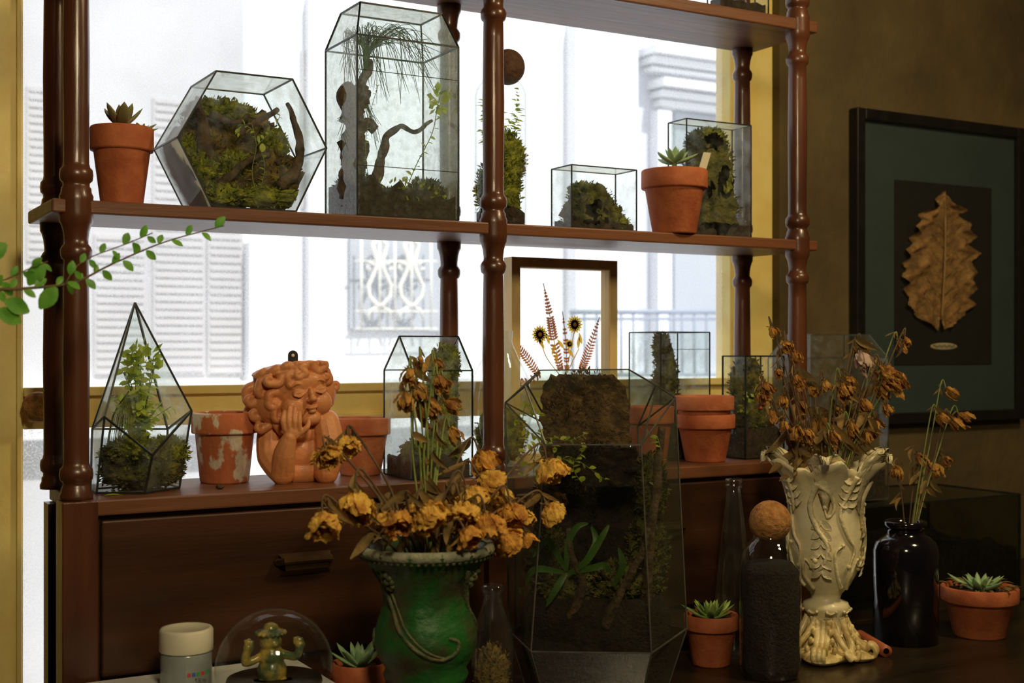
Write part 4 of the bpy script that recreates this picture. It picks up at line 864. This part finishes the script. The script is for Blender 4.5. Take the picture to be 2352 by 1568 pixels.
for q in ([g(-60,1400,85),g(-30,1330,92),g(-55,1250,95),g(-60,1200,95),.008,.004],[g(20,1420,95),g(60,1330,98),g(95,1270,95),g(120,1200,80),.009,.004],[g(110,1420,60),g(120,1250,50),g(140,1100,30),g(150,980,10),.010,.006]):
    b=MB(); wood(b,q[:-2],q[-2],q[-1],3); b.build('driftwood','bark',root)
for pts in ([(-65,1295,95),(-95,1240,102),(-110,1230,104),(-140,1265,100)],[(-65,1295,95),(-60,1230,104),(-40,1195,106),(-15,1188,100)],[(-60,1300,95),(-20,1270,108),(15,1215,106),(30,1190,100)],[(-60,1300,95),(-5,1285,108),(20,1280,106),(35,1300,100)],[(-70,1300,90),(-120,1290,100),(-145,1300,95),(-155,1330,90)],[(-40,1300,90),(0,1240,60),(-10,1200,50)],[(-65,1300,90),(-85,1330,100),(-110,1375,100)],[(40,1330,80),(60,1280,100),(50,1240,100)]):
    MB().ribbon(curve([g(*p) for p in pts],6),.011,fwb).build('broad_leaf','leafM',root)
b=MB(); st=MB(); 
for pts in ([(-150,1040,70),(-110,1000,95),(-60,1005,100),(-25,990,100)],[(-180,960,20),(-150,990,50),(-90,1020,90)],[(-30,1100,100),(-50,1060,100),(-20,1020,100)],[(-100,1080,100),(-60,1040,104),(20,1090,100)],[(-160,1100,50),(-175,1040,40),(-170,960,30)],[(-130,1120,60),(-140,1060,60),(-120,990,60)],[(-170,1000,20),(-160,930,20),(-130,950,40)],[(130,1150,40),(150,1060,30),(140,1000,30)]): sprig(b,curve([g(*p) for p in pts],5),r2,13,.012,.010,bst=st,r=.0006)
b.build('creeping_vine','leafL',root); st.build('vine_stem','stemG',root)
# ---------------------------------------------------------------- ornate white vase
Yv=1.78; px=1897; c=WZ(px,ZT,Yv); s=S(px,Yv); YB=800+(CZ-ZT)/s; azv=az(px)
vp=[(.5,1500),(50,1500),(58,1485),(60,1470),(48,1450),(40,1428),(42,1408),(54,1394),(50,1382),(32,1373),(36,1360),(54,1340),(68,1315),(77,1285),(81,1245),(80,1200),(79,1160),(84,1130),(97,1100),(114,1078),(128,1062),(121,1060),(104,1080),(84,1110),(72,1160),(.5,1180)]
def ruff(a,r,z,j):
    if 17<=j<=23:
        k=[0,.15,.5,.85,1,1,.8,.4][j-16]; return (r*(1+.16*k*math.cos(a*6+.6)),z+k*12*s*math.cos(a*6+.6)+k*4*s*math.cos(a*18))
    return (r,z)
root=thing('vase','ornate cream vase with scrolled leaf relief, holding withered tulips','vase',c)
MB().lathe([(r*s,(YB-y)*s) for r,y in vp],c,108,ruff).build('vase_body','urnW',root)
pV=vp[:21]
def vsf(adeg,y,off=1):
    a=math.radians(adeg)-azv; r=onlathe(pV,y,off)*s; return c+Vector((r*math.cos(a),r*math.sin(a),(YB-y)*s))
for k in range(6):
    b=MB(); k0=k*60-90-6
    a=math.radians(k0+6)-azv; d=Vector((math.cos(a),math.sin(a),0)); sd=Vector((-math.sin(a),math.cos(a),0))
    vs=[];fs=[]
    path=[(83,1170),(88,1130),(103,1090),(126,1060),(146,1040),(158,1040),(160,1056)]
    for j,(r,y) in enumerate(path):
        w=[6,16,28,36,26,15,5][j]
        for i in range(17):
            u=i/8-1; ser=1+.2*math.cos(i*PI)*(j%2*2-1); vs.append(c+d*(r*s+2*s-(6*u*u)*s)+sd*(u*w*ser*s)+Vector((0,0,(YB-y)*s+u*u*9*s-(4 if abs(u)<.1 else 0)*s)))
    for j in range(6):
        for i in range(16): q0=j*17+i; fs.append((q0,q0+1,q0+18,q0+17))
    o=b.add(vs,fs).build('rim_leaf','urnE',root); md=o.modifiers.new('sol','SOLIDIFY'); md.thickness=.003
b=MB()
def scroll(pts,r):
    cc=curve([vsf(a,y,o) for a,y,o in pts],8); n=len(cc); b.tube(cc,[r*(1-.6*i/(n-1)) for i in range(n)],8); b.blob(cc[-1],r*.9,0,nu=10,nv=8)
for k in range(4):
    A=-90+k*90-10
    scroll([(A,1100,3),(A-14,1150,4),(A-4,1200,5),(A+12,1240,5),(A+6,1285,4),(A-10,1300,3),(A-6,1275,5)],.0058)
    scroll([(A,1105,3),(A+16,1125,4),(A+22,1160,4),(A+12,1178,4),(A+8,1155,5)],.0044)
    scroll([(A+48,1085,2),(A+42,1130,3),(A+32,1170,3),(A+44,1220,4),(A+58,1250,4),(A+50,1290,3)],.0048)
    scroll([(A+46,1340,2),(A+30,1310,3),(A+24,1260,4),(A+36,1240,5)],.0042)
    scroll([(A-20,1345,2),(A-32,1310,3),(A-24,1275,4),(A-14,1290,4)],.004)
    for i in range(6):
        y=1185+i*22; p=vsf(A+3,y,3); a=math.radians(A)-azv; d=Vector((math.cos(a),math.sin(a),0)); sd=Vector((-math.sin(a),math.cos(a),0))
        for s_ in (-1,1): b.leaf(p,sd*s_*.9+Vector((0,0,-.8))+d*.25,d,.024,.014,.4,.25,4)
    for i in range(4):
        y=1100+i*18; p=vsf(A+45,y,3); a=math.radians(A+45)-azv; d=Vector((math.cos(a),math.sin(a),0)); sd=Vector((-math.sin(a),math.cos(a),0))
        for s_ in (-1,1): b.leaf(p,sd*s_+Vector((0,0,.5))+d*.3,d,.023,.013,.4,.3,4)
o=b.build('scroll_relief','urnE',root)
b=MB()
def lobe(a,r,z,j): return (r*(1+(.20 if j<3 else .10 if j<5 else .03)*math.cos(4*(a+azv)+.6)),z)
b.lathe([(.001,2*s),(84*s,2*s),(96*s,10*s),(90*s,20*s),(68*s,30*s),(52*s,48*s),(42*s,74*s),(36*s,104*s),(.001,104*s)],c,64,lobe)
for k in range(4):
    a=-.6/4-azv+k*PI/2; d=Vector((math.cos(a),math.sin(a),0)); sd=Vector((-math.sin(a),math.cos(a),0))
    def fp(r,zz_,u=0): return c+d*r*s+sd*u*s+Vector((0,0,zz_*s))
    pts=[fp(40,92),fp(52,62),fp(72,40),fp(92,28)]
    for i in range(10): t=i/9*5.6; r=17*(1-.62*i/9); pts.append(fp(98+r*math.sin(t),19+2+r*math.cos(t)))
    cc=curve(pts,3); n=len(cc)
    for u in (-11,0,11): b.tube([p+sd*u*s for p in cc],[(8-4.5*i/n)*s for i in range(n)],8)
    for u in (-1,1):
        cc=curve([fp(38,96,u*16),fp(50,66,u*30),fp(64,44,u*46),fp(66,24,u*62),fp(78,16,u*66),fp(82,28,u*58),fp(76,30,u*54)],5); n=len(cc); b.tube(cc,[(8.5-4*i/n)*s for i in range(n)],8)
        for i in range(4): b.blob(fp(46+i*10,86-i*18,u*(12+i*6)),(6*s,6*s,9*s),0,nu=8,nv=6)
o=remesh(b,'scrolled_foot','gilt',root,.0014,1)
for v in o.data.vertices: v.co.z=max(v.co.z,0)
b=MB()
for k in range(8):
    a=k*45; scroll([(a,1395,3),(a+12,1400,4),(a+24,1395,3)],.003)
    scroll([(a,1410,3),(a+8,1435,5),(a-4,1450,5)],.0032)
b.build('foot_relief','urnE',root)
zs=c.z+(YB-1150)*s
th=[(1778,765,13),(1810,797,15),(1830,820,13),(1765,893,16),(1752,918,14),(1835,880,17),(1845,938,15),(1880,985,20),(1985,835,20,'tulipP'),(2072,800,13),(2050,868,24),(2068,885,20),(2030,905,18),(2012,985,20),(1955,880,15),(1995,795,13),(2085,785,10),(1925,945,13),(2040,945,14),(1990,1003,18),(1832,1000,15),(1800,925,14),(1945,905,20),(1905,975,16),(1790,860,12),(1855,1005,15),(1900,890,14),(1992,935,18),(1960,990,17),(1805,985,15),(1870,900,15),(2020,870,16),(1775,960,14),(1920,1010,16)]
bouquet('dried_tulip',[(*(list(t)+[None]*(4-len(t))),rng.uniform(-.06,.04),'stemG' if t[0]>1900 and rng.random()<.6 else 'stemB') for t in th],(1897,1150,zs),Yv,'withered tulip in the cream vase, %s flower head from the left','dried flower','withered tulips in the cream vase','tulip','stemG',rng,.0017,4,stretch=1.5,close=2.7,np=11,leafL=.042,gain=1.1,side_=.3,ww=.6,crump=1.3,wisp=4)
# ---------------------------------------------------------------- bottles etc
def bottle(px,Y,prof,name,label,cat,m,mk='bottle_body'):
    c=WZ(px,ZT,Y); s=S(px,Y); YB=800+(CZ-ZT)/s; root=thing(name,label,cat,c)
    MB().lathe_open([(r*s,max(.001,(YB-y)*s) if y!='b' else .001) for r,y in prof],c,44).build(mk,m,root); return root,c,s,YB
root,cd,sd_,YBd=bottle(2080,1.80,[(.5,'b'),(66,'b'),(72,1482),(73,1470),(73,1262),(68,1244),(54,1232),(42,1225),(40,1212),(47,1210),(48,1198),(44,1195),(36,1196),(34,1215),(50,1245),(60,1262)],'bottle','black glass apothecary bottle holding a few withered stems','bottle','glassK')
dh=[(2190,905,14),(2168,965,15),(2198,975,17),(2222,962,15),(2150,1085,22),(2178,1062,14),(2120,1060,14),(2060,1090,13)]
bouquet('dried_tulip',[(x,y,r,None,rng.uniform(-.02,.02),'stemG' if y<970 else 'stemB') for x,y,r in dh],(2082,1215,cd.z+(YBd-1215)*sd_),1.80,'withered flower in the black bottle, %s head from the left','dried flower','withered flowers in the black bottle','tulip','stemG',rng,.0014,4,stretch=1.5,close=2.7,np=10,gain=1.05,ww=.6,crump=1.3,wisp=4)
root,c,s,YB=bottle(1769,1.725,[(.5,'b'),(60,'b'),(67,1545),(70,1525),(70,1300),(66,1270),(52,1248),(40,1238),(38,1225)],'cork_bottle','round-shouldered jar of black soil stopped with a cork ball','bottle','glassC')
MB().blob(c+Vector((0,0,(YB-1197)*s)),48*s,.02,6,1,36,24).build('cork_ball','cork',root)
MB().lathe([(.001,.004),(62*s,.004),(66*s,.02),(66*s,(YB-1310)*s),(50*s,(YB-1290)*s),(.001,(YB-1288)*s)],c,36).build('soil','soilD',root)
root,c,s,YB=bottle(1686,1.88,[(.5,'b'),(46,'b'),(50,1475),(50,1440),(40,1330),(28,1220),(19,1150),(17,1120),(20,1118),(20,1112),(17,1110),(20,1106),(20,1100),(16,1098)],'glass_bottle','tall empty clear glass bottle with conical shoulders and threaded neck','bottle','glassV')
root,c,s,YB=bottle(1132,1.74,[(.5,'b'),(44,'b'),(50,1640),(50,1500),(44,1440),(24,1390),(20,1365),(26,1358),(28,1345),(22,1342)],'glass_bottle','small clear bottle with reddish moss right of the green urn','bottle','glassV')
moss(root,[(c+Vector((0,0,.06)),(38*s,38*s,.055))],'mossB',None,91,'moss',400,.008)
r_,c,H,Rt=potted('terracotta pot with spiky lime succulent left of the cork-stopped jar',1633,1.845,ZT,1408,125,'succ',26,.060,.017,1.1,.1,rb=.7)
r_,c,H,Rt=potted('terracotta pot with green succulent and dead leaves at the far right',2250,1.76,ZT,1345,172,'succP',16,.068,.022,.9,.2,rb=.68,dead=True)
r_,c,H,Rt=potted('terracotta pot with small star succulent between globe and green urn',826,1.80,ZT,1518,128,'succP',18,.062,.018,1.1,.35,rb=.68)
p1=WZ(2036,ZT+.0115,1.72); p0=WZ(1975,ZT+.0115,1.84)
dd=(p1-p0).normalized(); b=MB(); b.tube([p0,p1],.0112,18,False); b.tube([p0,p1-dd*.0005],.006,18,False); k=18
for i in range(k): b.f.append((k+i,k+(i+1)%k,3*k+(i+1)%k,3*k+i))
o=b.build('clay_tube','roast'); tag(o,'hollow terracotta-coloured tube lying on the table behind the vase foot','tube')
# globe with figurine
px=630;Y=1.80; c=WZ(px,ZW,Y); s=S(px,Y); R=134*s; zc=W(px,1530,Y).z-ZW
gl=thing('glass_globe','clear glass globe dome over a green figurine at the bottom','glass dome',c)
pr=[]
z_b=.012
a0=-math.asin(min(.95,(zc-z_b)/R)); 
for i in range(26): a=a0+(PI/2-a0)*i/25; pr.append((max(.0005,R*math.cos(a)),zc+R*math.sin(a)))
MB().lathe_open(pr,c,56).build('dome',glass('thin_dome_glass',(.97,.99,.98),.03,refl=.05,gain=.8,power=7,base=.005),gl)
MB().lathe([(.001,0),(R*.8,0),(R*.82,.006),(R*.8,z_b),(.001,z_b)],c,48).build('base','table',gl)
fg=thing('figurine','green and gold figurine raising its arms inside the glass globe','figurine',c+Vector((0,0,z_b)))
azg=az(px); rg=Vector((math.cos(azg),-math.sin(azg),0)); fg_=Vector((-math.sin(azg),-math.cos(azg),0)); YG=800+(CZ-ZW)/s
def gp(x,y,w=0): return c+rg*((x-630)*s)+fg_*(w*s)+Vector((0,0,(YG-y)*s))
b=MB()
def el2(x,y,w,r,ry=None): b.blob(gp(x,y,w),(r*s,r*s,(ry or r)*s),0,nu=16,nv=12)
el2(625,1540,0,34,36); el2(624,1505,0,30,28); el2(622,1468,4,27,24); el2(622,1450,0,30,10); el2(622,1440,0,18,12); el2(632,1474,26,8,6); el2(612,1462,24,5,4); el2(635,1462,24,5,4)
for pts,r in (([(648,1500,5),(680,1505,15),(688,1478,18)],10),([(600,1505,5),(565,1515,15),(572,1480,20)],10),([(610,1560,10),(600,1575,20)],14),([(645,1560,10),(655,1575,20)],14)):
    cc=curve([gp(*p) for p in pts],5); b.tube(cc,r*s,10); b.blob(cc[-1],r*1.25*s,0,nu=12,nv=8)
for x,y in ((684,1462),(692,1466),(676,1464),(566,1466),(574,1462),(582,1468)): b.tube([gp(x,y+12,18),gp(x,y-4,18)],4*s,8)
for i in range(18): a=i*.35; el2(622+33*math.cos(a),1452,33*math.sin(a),5)
o=remesh(b,'figure','fig',fg,.0016,3)
for v in o.data.vertices: v.co.z=max(v.co.z,0)
# paint jar
px=428;Y=1.86; c=WZ(px,ZW,Y); s=S(px,Y); YJ=800+(CZ-ZW)/s; j_=thing('paint_jar','grey acrylic paint jar with ribbed ivory lid','jar',c)
MB().lathe([(.001,0),(56*s,0),(58*s,.003),(58*s,(YJ-1498)*s),(54*s,(YJ-1490)*s),(.001,(YJ-1490)*s)],c,48).build('jar_body','greyj',j_)
MB().lathe([(59*s,(YJ-1492)*s),(60*s,(YJ-1490)*s),(60*s,(YJ-1446)*s),(56*s,(YJ-1440)*s),(50*s,(YJ-1441)*s),(48*s,(YJ-1444)*s),(.001,(YJ-1444)*s)],c,96,lambda a,r,z,j:(r*(1+(.012*math.cos(a*48) if j<4 else 0)),z)).build('lid','ivory',j_)
aj=az(px); fj=Vector((-math.sin(aj),-math.cos(aj),0)); rj=Vector((math.cos(aj),-math.sin(aj),0))
def jp(x,y,o=0): 
    u=x-px; w=math.sqrt(max(0,58.6**2-u*u)); return c+rj*(u*s)+fj*((w+o)*s)+Vector((0,0,(YJ-y)*s))
b=MB(); K=16
vs=[];fs=[]
for i in range(K+1): x=426+i/K*57; vs+=[jp(x,1575,.3),jp(x,1512,.3)]
for i in range(K): fs.append((2*i,2*i+2,2*i+3,2*i+1))
b.add(vs,fs); b.build('paper_label','greyj',j_)
for i,mm in enumerate(('txtR','txtB','txtG','txtR','txtG')):
    b=MB(); x=430+i*10; b.add([jp(x,1541,.8),jp(x+8,1541,.8),jp(x+8,1532,.8),jp(x,1532,.8)],[(0,1,2,3)]); b.build('colour_stripe',mm,j_,smooth=False)
text('艺术天地',11*s,jp(452,1553,4),-aj-.4,'txt',j_); text('Acrylic',12*s,jp(452,1565,4),-aj-.4,'txt',j_)
# crumpled paper
b=MB(); vs=[];fs=[]; pz=WZ(735,ZT+.003,1.86)
for j in range(9):
    for i in range(9): vs.append(pz+Vector(((i/8-.5)*.07,(j/8-.5)*.12,.035*abs(noise.noise(Vector((i*.6,j*.35,4))))+.03*(j/8))))
for j in range(8):
    for i in range(8): a=j*9+i; fs.append((a,a+1,a+10,a+9))
o=b.add(vs,fs).build('paper','white',smooth=False); tag(o,'crumpled white paper between the globe and succulent pot','paper')
# ---------------------------------------------------------------- branch upper left
Yr=1.72; rng=random.Random(44)
root=thing('leafy_branch','thin green leafy branch reaching in from the left edge','branch',WZ(-200,ZT,Yr))
mn=curve([W(-120,690,Yr),W(-60,668,Yr),W(60,662,Yr),W(170,648,Yr+.01),W(260,605,Yr+.02),W(380,555,Yr+.03),W(515,518,Yr+.03)],8)
MB().tube(curve([WZ(-200,ZT,Yr),WZ(-205,CZ-.25,Yr),WZ(-190,CZ-.02,Yr),W(-120,690,Yr)],6),.0028,6).build('stalk','stemB',root)
b=MB(); b.tube(mn,[.0026*(1-.75*i/len(mn)) for i in range(len(mn))],6); b.build('twig','stemB',root)
s1=curve([W(150,650,Yr),W(190,600,Yr+.01),W(290,560,Yr+.02),W(350,535,Yr+.02)],5); MB().tube(s1,.0009,5).build('twig','stemB',root)
s2=curve([W(-60,640,Yr),W(0,645,Yr),W(60,620,Yr),W(110,600,Yr)],5); MB().tube(s2,.0009,5).build('twig','stemB',root)
b=MB()
for path,n in ((mn,26),(s1,11),(s2,7)):
    for i in range(n):
        t=(i+.5)/n*(len(path)-2); k=int(t); p=path[k].lerp(path[k+1],t-k); d=(path[k+1]-path[k]).normalized(); sgn=1 if i%2 else -1
        dd=(d*.6+Vector((0,rng.uniform(-.4,.2),sgn*rng.uniform(.4,1)))).normalized(); L_=rng.uniform(.014,.024)*(1.1 if p.x<.25 else .85)
        b.leaf(p+dd*.002,dd,Vector((0,-1,rng.uniform(-.6,.9))),L_,L_*.62,.25,.15,5)
for x,y in ((10,690),(-8,712),(130,660),(100,603),(15,560)): b.leaf(W(x,y,Yr),(rng.uniform(-.6,.9),0,-.3),(0,-1,.2),.034,.022,.2,.2,5)
b.build('leaves','leafG',root)
# ---------------------------------------------------------------- lights, world, camera
w=bpy.data.worlds.new('w'); bpy.context.scene.world=w; w.use_nodes=True; w.node_tree.nodes['Background'].inputs[0].default_value=(.90,.95,1,1); w.node_tree.nodes['Background'].inputs[1].default_value=1.4
def sun(e,rot,col):
    l=bpy.data.lights.new('sun','SUN'); l.energy=e; l.color=col; l.angle=.02; o=bpy.data.objects.new('sun',l); COL.objects.link(o); o.rotation_euler=rot
sun(5.0,(math.radians(35),0,math.radians(12)),(1,.975,.95))
def area(loc,tgt,e,size,col):
    l=bpy.data.lights.new('ceiling_lamp','AREA'); l.energy=e; l.size=size; l.color=col; o=bpy.data.objects.new('ceiling_lamp',l); COL.objects.link(o); o.location=loc
    o.rotation_euler=(Vector(tgt)-Vector(loc)).to_track_quat('-Z','Y').to_euler()
area((.30,.15,CZ+.85),(1.0,2.1,CZ-.15),15,.25,(1,.80,.48))
area((2.0,.75,CZ+1.3),(1.6,1.75,CZ-.45),17,.25,(1,.76,.40))
cam=bpy.data.cameras.new('camera'); co=bpy.data.objects.new('camera',cam); COL.objects.link(co); co.location=(0,0,CZ); co.rotation_euler=(PI/2,0,-PHI)
cam.sensor_width=36; cam.lens=F/2352*36; cam.shift_y=(HY-784)/2352; cam.clip_start=.05
cam.dof.use_dof=True; cam.dof.focus_distance=2.2; cam.dof.aperture_fstop=4.5
sc_=bpy.context.scene; sc_.camera=co; sc_.view_settings.view_transform='Standard'; sc_.view_settings.look='None'
